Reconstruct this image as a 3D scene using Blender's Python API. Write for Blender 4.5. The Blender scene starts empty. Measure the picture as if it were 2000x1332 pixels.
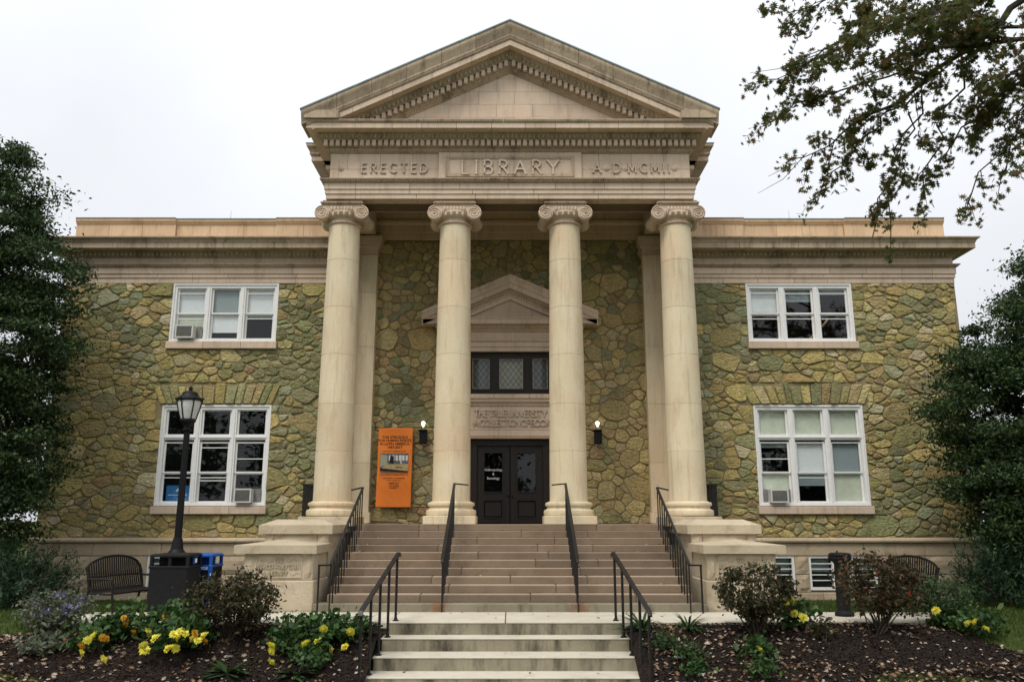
import bpy, bmesh, math, random
import numpy as np
from mathutils import Vector, Matrix, noise
R = math.radians
rnd = random.Random(11)
scene = bpy.context.scene
COL = scene.collection

# ------------------------------------------------------------------ camera, sky, sun, exposure
CAM_Z, PITCH, FPX, CX, CY = 1.76, R(12.4), 1585.0, 996.0, 666.0
cam_d = bpy.data.cameras.new('camera'); cam = bpy.data.objects.new('camera', cam_d); COL.objects.link(cam)
cam.location = (0, 0, CAM_Z); cam.rotation_euler = (R(90) + PITCH, 0, 0)
cam_d.sensor_width = 36; cam_d.lens = FPX / 2000 * 36; cam_d.shift_x = .002
cam_d.clip_start = .05; cam_d.clip_end = 2000
scene.camera = cam

SUN_EL, SUN_AZ = R(56), R(-30)      # high, behind the camera, a little to the left
w = bpy.data.worlds.new('World'); scene.world = w; w.use_nodes = True
nt = w.node_tree; nt.nodes.clear()
out = nt.nodes.new('ShaderNodeOutputWorld'); bg = nt.nodes.new('ShaderNodeBackground')
sky = nt.nodes.new('ShaderNodeTexSky'); sky.sky_type = 'NISHITA'; sky.sun_disc = False
sky.sun_elevation = SUN_EL; sky.sun_rotation = R(180) + SUN_AZ
sky.air_density = 1.0; sky.dust_density = 4.0; sky.ozone_density = 1.0
hsv = nt.nodes.new('ShaderNodeHueSaturation'); hsv.inputs['Saturation'].default_value = .25
nt.links.new(sky.outputs[0], hsv.inputs['Color'])
# overcast cloud deck: brighter overhead than at the horizon, faint mottling
geo = nt.nodes.new('ShaderNodeTexCoord'); sep = nt.nodes.new('ShaderNodeSeparateXYZ')
nt.links.new(geo.outputs['Generated'], sep.inputs[0])
up = nt.nodes.new('ShaderNodeMath'); up.operation = 'MAXIMUM'; up.inputs[1].default_value = 0
nt.links.new(sep.outputs['Z'], up.inputs[0])
lum = nt.nodes.new('ShaderNodeMath'); lum.operation = 'MULTIPLY_ADD'; lum.inputs[1].default_value = 4.0; lum.inputs[2].default_value = 6.3
nt.links.new(up.outputs[0], lum.inputs[0])
nz = nt.nodes.new('ShaderNodeTexNoise'); nz.inputs['Scale'].default_value = 2.0; nz.inputs['Detail'].default_value = 7
nt.links.new(geo.outputs['Generated'], nz.inputs['Vector'])
mr = nt.nodes.new('ShaderNodeMapRange'); mr.inputs[1].default_value = .3; mr.inputs[2].default_value = .7; mr.inputs[3].default_value = .86; mr.inputs[4].default_value = 1.07
nt.links.new(nz.outputs[0], mr.inputs[0])
ml = nt.nodes.new('ShaderNodeMath'); ml.operation = 'MULTIPLY'; nt.links.new(lum.outputs[0], ml.inputs[0]); nt.links.new(mr.outputs[0], ml.inputs[1])
vs = nt.nodes.new('ShaderNodeVectorMath'); vs.operation = 'SCALE'; vs.inputs[0].default_value = (.945, .97, 1.02)
nt.links.new(ml.outputs[0], vs.inputs['Scale'])
mx = nt.nodes.new('ShaderNodeMix'); mx.data_type = 'RGBA'; mx.inputs['Factor'].default_value = .88
nt.links.new(hsv.outputs[0], mx.inputs['A']); nt.links.new(vs.outputs[0], mx.inputs['B'])
nt.links.new(mx.outputs['Result'], bg.inputs['Color']); bg.inputs['Strength'].default_value = .10
nt.links.new(bg.outputs[0], out.inputs['Surface'])

sun_d = bpy.data.lights.new('sun', 'SUN'); sun_d.energy = 1.5; sun_d.angle = R(20); sun_d.color = (1, .95, .86)
sun = bpy.data.objects.new('sun', sun_d); COL.objects.link(sun)
sun.rotation_euler = (R(90) - SUN_EL, 0, SUN_AZ); sun.location = (-6, -12, 30)
vsn = scene.view_settings
scene.display_settings.display_device = 'sRGB'
vsn.view_transform = 'Standard'; vsn.look = 'None'; vsn.gamma = 1; vsn.use_curve_mapping = False
vsn.exposure = .43
scene.render.engine = 'CYCLES'
scene.cycles.max_bounces = 7; scene.cycles.diffuse_bounces = 3; scene.cycles.transparent_max_bounces = 12
scene.cycles.use_denoising = True

# ------------------------------------------------------------------ materials
MATS = {}
def nodes(name, rough=.8, spec=.3):
    m = bpy.data.materials.new(name); m.use_nodes = True; MATS[name] = m
    n = m.node_tree.nodes; l = m.node_tree.links
    b = n['Principled BSDF']; b.inputs['Roughness'].default_value = rough
    b.inputs['Specular IOR Level'].default_value = spec
    return m, n, l, b
def rgba(c): return (c[0], c[1], c[2], 1)
def noise_n(n, l, pos, scale, detail=4, stretch=None, rough=.55):
    t = n.new('ShaderNodeTexNoise'); t.inputs['Scale'].default_value = scale; t.inputs['Detail'].default_value = detail; t.inputs['Roughness'].default_value = rough
    if stretch:
        mp = n.new('ShaderNodeMapping'); mp.inputs['Scale'].default_value = stretch; l.new(pos, mp.inputs['Vector']); l.new(mp.outputs[0], t.inputs['Vector'])
    else: l.new(pos, t.inputs['Vector'])
    return t.outputs[0]
def ramp(n, l, fac, stops):
    r = n.new('ShaderNodeValToRGB'); e = r.color_ramp.elements
    while len(e) > 1: e.remove(e[-1])
    e[0].position = stops[0][0]; e[0].color = rgba(stops[0][1])
    for p, c in stops[1:]:
        k = e.new(p); k.color = rgba(c)
    if fac is not None: l.new(fac, r.inputs[0])
    return r.outputs[0]
def mixc(n, l, fac, a, b, mode='MIX'):
    x = n.new('ShaderNodeMix'); x.data_type = 'RGBA'; x.blend_type = mode
    for s, v in (('Factor', fac), ('A', a), ('B', b)):
        if hasattr(v, 'is_linked') or hasattr(v, 'links'): l.new(v, x.inputs[s])
        elif isinstance(v, (int, float)): x.inputs[s].default_value = v
        else: x.inputs[s].default_value = rgba(v)
    return x.outputs['Result']
def bump(n, l, b, h, strength, dist, prev=None):
    p = n.new('ShaderNodeBump'); p.inputs['Strength'].default_value = strength; p.inputs['Distance'].default_value = dist
    l.new(h, p.inputs['Height'])
    if prev is not None: l.new(prev, p.inputs['Normal'])
    l.new(p.outputs[0], b.inputs['Normal']); return p.outputs[0]
def stone_mat(name, c1, c2, stain=(.12, .10, .07), stain_amt=.35, rough=.85, tint=.14, bumps=.25, fine=60, streak=True, warm=None, warm_amt=.5, drip=0.0, lo=.52, hi=.74):
    m, n, l, b = nodes(name, rough, .2)
    pos = n.new('ShaderNodeNewGeometry').outputs['Position']
    base = ramp(n, l, noise_n(n, l, pos, 1.1, 5), [(.32, c1), (.68, c2)])
    if warm is not None:
        wf = ramp(n, l, noise_n(n, l, pos, .55, 3, (1, 1, .8)), [(.46, (0, 0, 0)), (.66, (warm_amt,) * 3)])
        base = mixc(n, l, wf, base, warm)
    st = noise_n(n, l, pos, 2.6, 6, (1, 1, .28) if streak else None, .68)
    sf = ramp(n, l, st, [(lo, (0, 0, 0)), (hi, (stain_amt,) * 3)])
    base = mixc(n, l, sf, base, stain)
    if drip:
        df_ = ramp(n, l, noise_n(n, l, pos, 3.2, 5, (4.2, 4.2, .22), .6), [(.54, (0, 0, 0)), (.72, (drip,) * 3)])
        base = mixc(n, l, df_, base, tuple(q * .62 for q in stain))
    gr = ramp(n, l, noise_n(n, l, pos, fine, 3), [(.25, (.86,) * 3), (.75, (1.1,) * 3)])
    base = mixc(n, l, 1.0, base, gr, 'MULTIPLY')
    oi = n.new('ShaderNodeObjectInfo')
    tv = n.new('ShaderNodeMapRange'); tv.inputs[3].default_value = 1 - tint; tv.inputs[4].default_value = 1 + tint
    l.new(oi.outputs['Random'], tv.inputs[0])
    sc = n.new('ShaderNodeVectorMath'); sc.operation = 'SCALE'; l.new(base, sc.inputs[0]); l.new(tv.outputs[0], sc.inputs['Scale'])
    l.new(sc.outputs[0], b.inputs['Base Color'])
    p = bump(n, l, b, noise_n(n, l, pos, fine * .6, 4), bumps, .012)
    bump(n, l, b, noise_n(n, l, pos, 7, 5), bumps * .9, .03, p)
    return m
stone_mat('limestone', (.69, .585, .395), (.75, .65, .465), stain=(.44, .33, .215), stain_amt=.55, tint=.05, bumps=.12, warm=(.68, .49, .32), warm_amt=.6, drip=.34)
stone_mat('trim_stone', (.60, .465, .35), (.67, .535, .415), stain=(.28, .20, .135), stain_amt=.5, tint=.09, bumps=.25, drip=.3)
stone_mat('grimy_shaded_trim', (.42, .325, .23), (.50, .395, .285), stain=(.10, .075, .05), stain_amt=.85, tint=.12, bumps=.35, drip=.45)  # dirty mouldings, base colour darkened further to deepen the soffit shade
stone_mat('parapet_stone', (.66, .46, .29), (.73, .54, .355), stain=(.30, .19, .10), stain_amt=.55, tint=.09, bumps=.2, drip=.35)
stone_mat('brownstone', (.185, .135, .092), (.235, .176, .125), stain=(.13, .092, .065), stain_amt=.6, tint=.16, bumps=.25, streak=False)
stone_mat('pier_stone', (.46, .385, .27), (.55, .465, .335), stain=(.20, .155, .10), stain_amt=.6, tint=.07, bumps=.5, streak=False)
stone_mat('basement_stone', (.44, .345, .235), (.52, .42, .295), stain=(.17, .13, .085), stain_amt=.5, tint=.10, bumps=.6)
stone_mat('concrete', (.54, .495, .40), (.62, .575, .475), stain=(.26, .225, .165), stain_amt=.42, tint=.03, bumps=.2, fine=90, streak=False)
stone_mat('old_concrete', (.215, .19, .13), (.285, .25, .18), stain=(.06, .05, .035), stain_amt=.95, tint=.04, bumps=.35, fine=80)
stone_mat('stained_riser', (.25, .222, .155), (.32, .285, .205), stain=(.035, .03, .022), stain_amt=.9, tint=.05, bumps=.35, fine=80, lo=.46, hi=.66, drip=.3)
stone_mat('mortar', (.25, .205, .115), (.31, .255, .145), stain=(.14, .12, .065), stain_amt=.6, tint=0, bumps=.6, fine=40, streak=False)
stone_mat('joint', (.13, .10, .07), (.17, .13, .09), stain=(.07, .055, .04), stain_amt=.4, tint=0, bumps=.3)

m, n, l, b = nodes('rubble', .9, .15)
pos = n.new('ShaderNodeNewGeometry').outputs['Position']; oi = n.new('ShaderNodeObjectInfo')
v = ramp(n, l, noise_n(n, l, pos, 13, 8, None, .72), [(.30, (.42, .43, .42)), (.42, (.88, .88, .88)), (.55, (1.08, 1.06, 1.02)), (.74, (1.5, 1.42, 1.28))])
c = mixc(n, l, 1.0, oi.outputs['Color'], v, 'MULTIPLY')
sf = ramp(n, l, noise_n(n, l, pos, 3.1, 6), [(.55, (0, 0, 0)), (.75, (.55,) * 3)])
c = mixc(n, l, sf, c, (.15, .165, .085))
l.new(c, b.inputs['Base Color'])
p = bump(n, l, b, noise_n(n, l, pos, 34, 6, None, .7), .8, .03)
p = bump(n, l, b, noise_n(n, l, pos, 9, 6, (1, 1, 1.8), .65), 1.0, .10, p)

# the joined small stones: same rock, tint per stone
m, n, l, b = nodes('rubble_mixed', .9, .15)
g_ = n.new('ShaderNodeNewGeometry'); pos = g_.outputs['Position']
at_ = n.new('ShaderNodeAttribute'); at_.attribute_name = 'tint'; c0 = at_.outputs['Color']
v = ramp(n, l, noise_n(n, l, pos, 13, 8, None, .72), [(.30, (.42, .43, .42)), (.42, (.88, .88, .88)), (.55, (1.08, 1.06, 1.02)), (.74, (1.5, 1.42, 1.28))])
l.new(mixc(n, l, 1.0, c0, v, 'MULTIPLY'), b.inputs['Base Color'])
p = bump(n, l, b, noise_n(n, l, pos, 34, 6, None, .7), .8, .03); p = bump(n, l, b, noise_n(n, l, pos, 9, 6, (1, 1, 1.8), .65), 1.0, .10, p)

# weathered concrete step with rust run-off at the feet of the two middle handrails
m = MATS['old_concrete'].copy(); m.name = 'rusty_concrete'; MATS['rusty_concrete'] = m; n = m.node_tree.nodes; l = m.node_tree.links; b = n['Principled BSDF']
src = b.inputs['Base Color'].links[0].from_socket; pos = n.new('ShaderNodeNewGeometry').outputs['Position']; sx = n.new('ShaderNodeSeparateXYZ'); l.new(pos, sx.inputs[0])
ab = n.new('ShaderNodeMath'); ab.operation = 'ABSOLUTE'; l.new(sx.outputs['X'], ab.inputs[0])
df = n.new('ShaderNodeMath'); df.operation = 'SUBTRACT'; df.inputs[1].default_value = 1.40; l.new(ab.outputs[0], df.inputs[0])
da = n.new('ShaderNodeMath'); da.operation = 'ABSOLUTE'; l.new(df.outputs[0], da.inputs[0])
wob = n.new('ShaderNodeMath'); wob.operation = 'MULTIPLY_ADD'; wob.inputs[1].default_value = .5; l.new(noise_n(n, l, pos, 7, 4), wob.inputs[0]); l.new(da.outputs[0], wob.inputs[2])
l.new(mixc(n, l, ramp(n, l, wob.outputs[0], [(.26, (.6,) * 3), (.48, (0, 0, 0))]), src, (.20, .062, .02)), b.inputs['Base Color'])

def plain(name, c, rough=.5, spec=.4, metal=0, var=.08, scale=14):
    m, n, l, b = nodes(name, rough, spec); b.inputs['Metallic'].default_value = metal
    pos = n.new('ShaderNodeNewGeometry').outputs['Position']
    lo = tuple(x * (1 - var) for x in c); hi = tuple(x * (1 + var) for x in c)
    l.new(ramp(n, l, noise_n(n, l, pos, scale, 5), [(.3, lo), (.7, hi)]), b.inputs['Base Color'])
    return m
stone_mat('tread_stone', (.38, .30, .22), (.45, .365, .275), stain=(.24, .18, .13), stain_amt=.5, tint=.08, bumps=.25, streak=False)
plain('letter_grime_shade', (.17, .125, .085), .95, .1, var=.3)  # letter sides: grime, and painted-in side shading that sets the strokes off
plain('white_paint', (.80, .80, .785), .45, var=.05)
plain('shade_white', (.84, .87, .87), .9, var=.04)
plain('shade_cream', (.68, .72, .58), .9, var=.10, scale=4)
plain('shade_reflection_grey', (.33, .39, .40), .9, var=.04)
plain('dark_room', (.022, .024, .026), .9, var=.3, scale=2)
plain('black_metal', (.008, .008, .009), .5, .22)
plain('dull_black', (.011, .011, .012), .65, .2, var=.2)
plain('rail_metal', (.014, .0135, .013), .42, .35, var=.3)
plain('bench_metal', (.014, .012, .0105), .55, .25, var=.2)
plain('dark_wood', (.016, .0125, .010), .5, .35, var=.35, scale=20)
plain('copper_flash', (.20, .27, .28), .6, .4, var=.25, scale=5)
plain('orange_vinyl', (.93, .25, .035), .5, .3, var=.05, scale=3)
plain('print_black', (.015, .013, .012), .6)
plain('print_white', (.8, .8, .8), .6)
plain('print_tan', (.52, .40, .19), .6, var=.2); plain('print_grey', (.16, .16, .17), .6, var=.5); plain('print_green', (.38, .42, .30), .6)
plain('blue_plastic', (.010, .085, .36), .4, .4)
plain('blue_poster', (.02, .16, .40), .5)
plain('grille', (.20, .19, .175), .6, var=.2); plain('ac_white', (.62, .62, .59), .5)
plain('bulb_glass_base', (.5, .45, .3), .3)
plain('roof_dark', (.09, .10, .11), .8)
plain('bark', (.07, .058, .045), .95, var=.4, scale=9); plain('twig', (.055, .042, .03), .9, var=.3)
plain('stem_green', (.06, .10, .03), .7)
plain('frosted', (.60, .60, .58), .5, .5, var=.12, scale=20)
plain('wood_prop', (.55, .36, .20), .7)
m, n, l, b = nodes('bulb', .3); b.inputs['Emission Color'].default_value = (1, .93, .78, 1); b.inputs['Emission Strength'].default_value = 2.5
# window glass: mostly see-through with a mirror share that grows at grazing angles
def glass(name, tint, f0):
    m, n, l, b = nodes(name); n.remove(b)
    o = n['Material Output']; tr = n.new('ShaderNodeBsdfTransparent'); gl = n.new('ShaderNodeBsdfGlossy'); gl.inputs['Roughness'].default_value = .015
    tr.inputs['Color'].default_value = rgba(tint)
    fw = n.new('ShaderNodeLayerWeight'); fr = n.new('ShaderNodeMath'); fr.operation = 'POWER'; fr.inputs[1].default_value = 4; l.new(fw.outputs['Facing'], fr.inputs[0])
    ad = n.new('ShaderNodeMath'); ad.operation = 'ADD'; ad.inputs[1].default_value = f0; ad.use_clamp = True; l.new(fr.outputs[0], ad.inputs[0])
    pos = n.new('ShaderNodeNewGeometry').outputs['Position']
    bp = n.new('ShaderNodeBump'); bp.inputs['Strength'].default_value = .03; bp.inputs['Distance'].default_value = .02
    l.new(noise_n(n, l, pos, 1.7, 2), bp.inputs['Height']); l.new(bp.outputs[0], gl.inputs['Normal'])
    x = n.new('ShaderNodeMixShader'); l.new(ad.outputs[0], x.inputs[0]); l.new(tr.outputs[0], x.inputs[1]); l.new(gl.outputs[0], x.inputs[2]); l.new(x.outputs[0], o.inputs[0])
glass('glass', (.90, .92, .92), .065)
glass('leaded_glass', (.75, .75, .73), .05)

def leaf_mat(name, stops, rough=.55, trans=.25, spec=.35):
    m, n, l, b = nodes(name, rough, spec)
    g = n.new('ShaderNodeNewGeometry')
    c = ramp(n, l, g.outputs['Random Per Island'], stops)
    l.new(c, b.inputs['Base Color'])
    t = n.new('ShaderNodeBsdfTranslucent'); l.new(c, t.inputs['Color'])
    x = n.new('ShaderNodeMixShader'); x.inputs[0].default_value = trans
    l.new(b.outputs[0], x.inputs[1]); l.new(t.outputs[0], x.inputs[2]); l.new(x.outputs[0], n['Material Output'].inputs[0])
leaf_mat('leaf_evergreen', [(0, (.012, .030, .014)), (.45, (.028, .058, .018)), (.75, (.052, .092, .025)), (.93, (.09, .135, .035)), (1, (.13, .17, .05))])
leaf_mat('leaf_light_tree', [(0, (.02, .045, .014)), (.5, (.04, .08, .022)), (1, (.10, .15, .045))])
leaf_mat('leaf_yew', [(0, (.010, .026, .012)), (.7, (.022, .055, .020)), (1, (.045, .09, .03))])
leaf_mat('leaf_oak', [(0, (.06, .08, .024)), (.45, (.10, .125, .034)), (.75, (.135, .125, .04)), (.92, (.17, .11, .04)), (1, (.22, .12, .04))], trans=.5)
leaf_mat('leaf_azalea', [(0, (.022, .028, .012)), (.5, (.045, .050, .018)), (.8, (.075, .055, .025)), (1, (.11, .06, .03))])
leaf_mat('leaf_azalea_red', [(0, (.03, .03, .012)), (.5, (.06, .055, .02)), (.8, (.09, .055, .022)), (.985, (.13, .05, .022)), (1, (.5, .03, .03))])
leaf_mat('leaf_garden', [(0, (.022, .055, .014)), (.6, (.045, .105, .025)), (1, (.09, .16, .04))])
leaf_mat('leaf_silver', [(0, (.07, .085, .06)), (.7, (.12, .14, .09)), (1, (.20, .21, .12))])
leaf_mat('leaf_strap', [(0, (.016, .045, .012)), (.7, (.035, .085, .022)), (1, (.07, .13, .035))])
leaf_mat('petal_yellow', [(0, (.90, .80, .06)), (.6, (.94, .88, .14)), (1, (.94, .90, .26))], trans=.3)
leaf_mat('petal_orange', [(0, (.55, .22, .03)), (.6, (.75, .40, .03)), (1, (.85, .55, .05))], trans=.3)
leaf_mat('petal_blue', [(0, (.16, .14, .38)), (1, (.30, .27, .55))])
leaf_mat('petal_white', [(0, (.7, .7, .66)), (1, (.85, .85, .8))])
leaf_mat('litter', [(0, (.10, .055, .03)), (.4, (.22, .13, .075)), (.7, (.36, .26, .18)), (1, (.55, .47, .38))], .8, .1, .15)
leaf_mat('litter_light', [(0, (.30, .20, .13)), (.5, (.46, .36, .27)), (1, (.60, .52, .44))], .8, .1, .15)
leaf_mat('chips', [(0, (.012, .009, .007)), (.6, (.030, .022, .017)), (1, (.065, .048, .038))], .95, 0, .1)
leaf_mat('grass_blade', [(0, (.035, .065, .012)), (.6, (.065, .11, .02)), (.9, (.11, .15, .035)), (1, (.22, .20, .08))], .6, .25, .2)
m, n, l, b = nodes('lawn', .95, .1)
pos = n.new('ShaderNodeNewGeometry').outputs['Position']
l.new(ramp(n, l, noise_n(n, l, pos, 2.2, 8, None, .7), [(.3, (.035, .052, .014)), (.55, (.06, .085, .02)), (.75, (.11, .11, .04))]), b.inputs['Base Color'])
bump(n, l, b, noise_n(n, l, pos, 45, 5), .8, .04)
m, n, l, b = nodes('mulch', .95, .1)
pos = n.new('ShaderNodeNewGeometry').outputs['Position']
l.new(ramp(n, l, noise_n(n, l, pos, 26, 8, None, .75), [(.3, (.009, .007, .006)), (.52, (.026, .019, .016)), (.75, (.07, .052, .042))]), b.inputs['Base Color'])
bump(n, l, b, noise_n(n, l, pos, 40, 6), 1.0, .06)

# ------------------------------------------------------------------ helpers
def at(x, y, D):
    """world point of photo pixel (x, y) of the 2000 px photograph at distance D"""
    H = D * math.tan(PITCH - math.atan((y - CY) / FPX))
    return Vector(((x - CX) / FPX * (D * math.cos(PITCH) + H * math.sin(PITCH)), D, CAM_Z + H))
def setp(o, label=None, cat=None, group=None, kind=None):
    for k, v in (('label', label), ('category', cat), ('group', group), ('kind', kind)):
        if v: o[k] = v
    return o
def thing(name, label, cat, loc=(0, 0, 0), rotz=0, group=None):
    o = bpy.data.objects.new(name, None); COL.objects.link(o); o.empty_display_size = .2
    o.location = loc; o.rotation_euler = (0, 0, rotz)
    return setp(o, label, cat, group)
def attach(o, parent, local=False):
    o.parent = parent
    if not local and parent.parent is None and parent.type == 'EMPTY':
        o.matrix_parent_inverse = Matrix.Translation(-Vector(parent.location))
def link(name, me, mat, parent=None, local=False):
    o = bpy.data.objects.new(name, me); COL.objects.link(o)
    if mat is not None and not me.materials: me.materials.append(MATS[mat])
    if parent is not None: attach(o, parent, local)
    return o
def clone(src, loc, parent=None, rot=None, scale=None):
    o = src.copy(); COL.objects.link(o); o.location = loc
    if rot is not None: o.rotation_euler = rot
    if scale is not None: o.scale = scale
    if parent is not None: o.parent = parent
    return o
def copy_tree(o, parent=None):
    c = o.copy(); COL.objects.link(c); c.parent = parent
    for ch in o.children: copy_tree(ch, c)
    return c

class MB:
    def __init__(s): s.v = []; s.f = []; s.m = []; s.mi = 0
    def add(s, vs, fs):
        o = len(s.v); s.v += [tuple(p) for p in vs]; s.f += [tuple(i + o for i in f) for f in fs]; s.m += [s.mi] * len(fs); return s
    def box(s, x0, x1, y0, y1, z0, z1):
        return s.add([(x0, y0, z0), (x1, y0, z0), (x1, y1, z0), (x0, y1, z0), (x0, y0, z1), (x1, y0, z1), (x1, y1, z1), (x0, y1, z1)],
                     [(0, 3, 2, 1), (4, 5, 6, 7), (0, 1, 5, 4), (1, 2, 6, 5), (2, 3, 7, 6), (3, 0, 4, 7)])
    def cbox(s, x0, x1, y0, y1, z0, z1, c=.012):
        """box with chamfered edges"""
        X, Y, Z = (x0, x1), (y0, y1), (z0, z1); vs = []; idx = {}
        for i in (0, 1):
            for j in (0, 1):
                for k in (0, 1):
                    for a in range(3):
                        p = [X[i], Y[j], Z[k]]
                        for q, (ii, S) in enumerate(((i, X), (j, Y), (k, Z))):
                            if q != a: p[q] = S[ii] + (c if ii == 0 else -c)
                        idx[i, j, k, a] = len(vs); vs.append(p)
        fs = []
        for a in range(3):
            b_, c_ = (a + 1) % 3, (a + 2) % 3
            for e in (0, 1):
                q = []
                for (u, w_) in ((0, 0), (1, 0), (1, 1), (0, 1)):
                    t = [0, 0, 0]; t[a] = e; t[b_] = u; t[c_] = w_; q.append(idx[t[0], t[1], t[2], a])
                fs.append(q if e else q[::-1])
            for u in (0, 1):
                for w_ in (0, 1):
                    t0 = [0, 0, 0]; t0[b_] = u; t0[c_] = w_; t1 = list(t0); t1[a] = 1
                    fs.append((idx[(*t0, b_)], idx[(*t1, b_)], idx[(*t1, c_)], idx[(*t0, c_)]))
        for i in (0, 1):
            for j in (0, 1):
                for k in (0, 1): fs.append((idx[i, j, k, 0], idx[i, j, k, 1], idx[i, j, k, 2]))
        return s.add(vs, fs)
    def prism(s, poly, y0, y1):
        """polygon in (x, z), pushed along y"""
        n_ = len(poly)
        return s.add([(p[0], y0, p[1]) for p in poly] + [(p[0], y1, p[1]) for p in poly],
                     [tuple(range(n_)), tuple(range(2 * n_ - 1, n_ - 1, -1))] + [(i, (i + 1) % n_, (i + 1) % n_ + n_, i + n_) for i in range(n_)])
    def lathe(s, prof, c=(0, 0, 0), seg=24, axis='z', a0=0, a1=360):
        full = abs(a1 - a0) >= 360; k = seg if full else seg + 1; vs = []
        for r, h in prof:
            for i in range(k):
                a = R(a0 + (a1 - a0) * i / seg); u, v_ = r * math.cos(a), r * math.sin(a)
                vs.append((c[0] + u, c[1] + v_, c[2] + h) if axis == 'z' else (c[0] + u, c[1] + h, c[2] + v_) if axis == 'y' else (c[0] + h, c[1] + u, c[2] + v_))
        fs = [(j * k + i, j * k + (i + 1) % k, (j + 1) * k + (i + 1) % k, (j + 1) * k + i) for j in range(len(prof) - 1) for i in range(seg if full else k - 1)]
        if full: fs += [tuple(range(k))[::-1], tuple(range((len(prof) - 1) * k, len(prof) * k))]
        return s.add(vs, fs)
    def tube(s, pts, r, seg=8, r1=None, flat=1.0):
        pts = [Vector(p) for p in pts]; vs = []; n_ = len(pts)
        for i, p in enumerate(pts):
            d = (pts[min(i + 1, n_ - 1)] - pts[max(i - 1, 0)]).normalized()
            u = d.cross(Vector((0, 0, 1)) if abs(d.z) < .95 else Vector((1, 0, 0))).normalized(); w_ = u.cross(d)
            rr = r if r1 is None else r + (r1 - r) * i / (n_ - 1)
            for k in range(seg):
                a = 2 * math.pi * k / seg + math.pi / seg; vs.append(p + u * math.cos(a) * rr + w_ * math.sin(a) * rr * flat)
        fs = [(i * seg + k, i * seg + (k + 1) % seg, (i + 1) * seg + (k + 1) % seg, (i + 1) * seg + k) for i in range(n_ - 1) for k in range(seg)]
        fs += [tuple(range(seg))[::-1], tuple(range((n_ - 1) * seg, n_ * seg))]
        return s.add(vs, fs)
    def sweep(s, prof, path):
        """profile (out, z) along a plan polyline, mitred; outside lies to the right of the path"""
        P = [Vector(p) for p in path]; N = []
        for i in range(len(P) - 1):
            d = (P[i + 1] - P[i]).normalized(); N.append(Vector((d.y, -d.x)))
        k = len(prof); vs = []
        for i, p in enumerate(P):
            a, b_ = N[max(i - 1, 0)], N[min(i, len(N) - 1)]; m_ = (a + b_) / (1 + a.dot(b_))
            vs += [(p.x + m_.x * o, p.y + m_.y * o, z) for o, z in prof]
        fs = [(i * k + j, i * k + (j + 1) % k, (i + 1) * k + (j + 1) % k, (i + 1) * k + j) for i in range(len(P) - 1) for j in range(k)]
        fs += [tuple(range(k)), tuple(range((len(P) - 1) * k, len(P) * k))[::-1]]
        return s.add(vs, fs)
    def egg(s, c, rx, ry, rz, seg=6):
        rings = ((.0, -1), (.75, -.62), (1, .0), (.75, .62), (0, 1)); vs = []; fs = []
        for r, h in rings:
            for i in range(seg):
                a = 2 * math.pi * i / seg; vs.append((c[0] + rx * r * math.cos(a), c[1] + ry * r * math.sin(a), c[2] + rz * h))
        for j in range(4):
            for i in range(seg): fs.append((j * seg + i, j * seg + (i + 1) % seg, (j + 1) * seg + (i + 1) % seg, (j + 1) * seg + i))
        return s.add(vs, fs)
    def mesh(s, name, smooth=False, fix=True):
        me = bpy.data.meshes.new(name); me.from_pydata(s.v, [], s.f)
        if any(s.m): me.polygons.foreach_set('material_index', s.m)
        if fix:
            bm = bmesh.new(); bm.from_mesh(me); bmesh.ops.recalc_face_normals(bm, faces=bm.faces); bm.to_mesh(me); bm.free()
        if smooth: me.polygons.foreach_set('use_smooth', [True] * len(me.polygons))
        me.update(); return me
    def build(s, name, mat, parent=None, smooth=False, local=False, fix=True, kind=None, mats=None):
        me = s.mesh(name, smooth, fix)
        if mats:
            for q in mats: me.materials.append(MATS[q])
        o = link(name, me, mat, parent, local)
        if kind: o['kind'] = kind
        return o

def soft(o, ang=35):
    """smooth shading with the creases kept"""
    me = o.data; me.polygons.foreach_set('use_smooth', [True] * len(me.polygons))
    me.set_sharp_from_angle(angle=R(ang)); return o
def clip(poly, nx, nz, d):
    """keep the part of a convex polygon with nx*x + nz*z <= d"""
    outp = []
    for i, p in enumerate(poly):
        q = poly[(i + 1) % len(poly)]; a = nx * p[0] + nz * p[1] - d; b_ = nx * q[0] + nz * q[1] - d
        if a <= 0: outp.append(p)
        if (a < 0 < b_) or (b_ < 0 < a):
            t = a / (a - b_); outp.append((p[0] + (q[0] - p[0]) * t, p[1] + (q[1] - p[1]) * t))
    return outp
def area(poly): return .5 * sum(poly[i][0] * poly[(i + 1) % len(poly)][1] - poly[(i + 1) % len(poly)][0] * poly[i][1] for i in range(len(poly)))
def inset(poly, d):
    if area(poly) < 0: poly = poly[::-1]
    r = list(poly)
    for i in range(len(poly)):
        p, q = poly[i], poly[(i + 1) % len(poly)]; L = math.hypot(q[0] - p[0], q[1] - p[1])
        if L < 1e-5: continue
        nx, nz = (q[1] - p[1]) / L, -(q[0] - p[0]) / L
        r = clip(r, nx, nz, nx * p[0] + nz * p[1] - d)
        if len(r) < 3: return []
    return r

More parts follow.
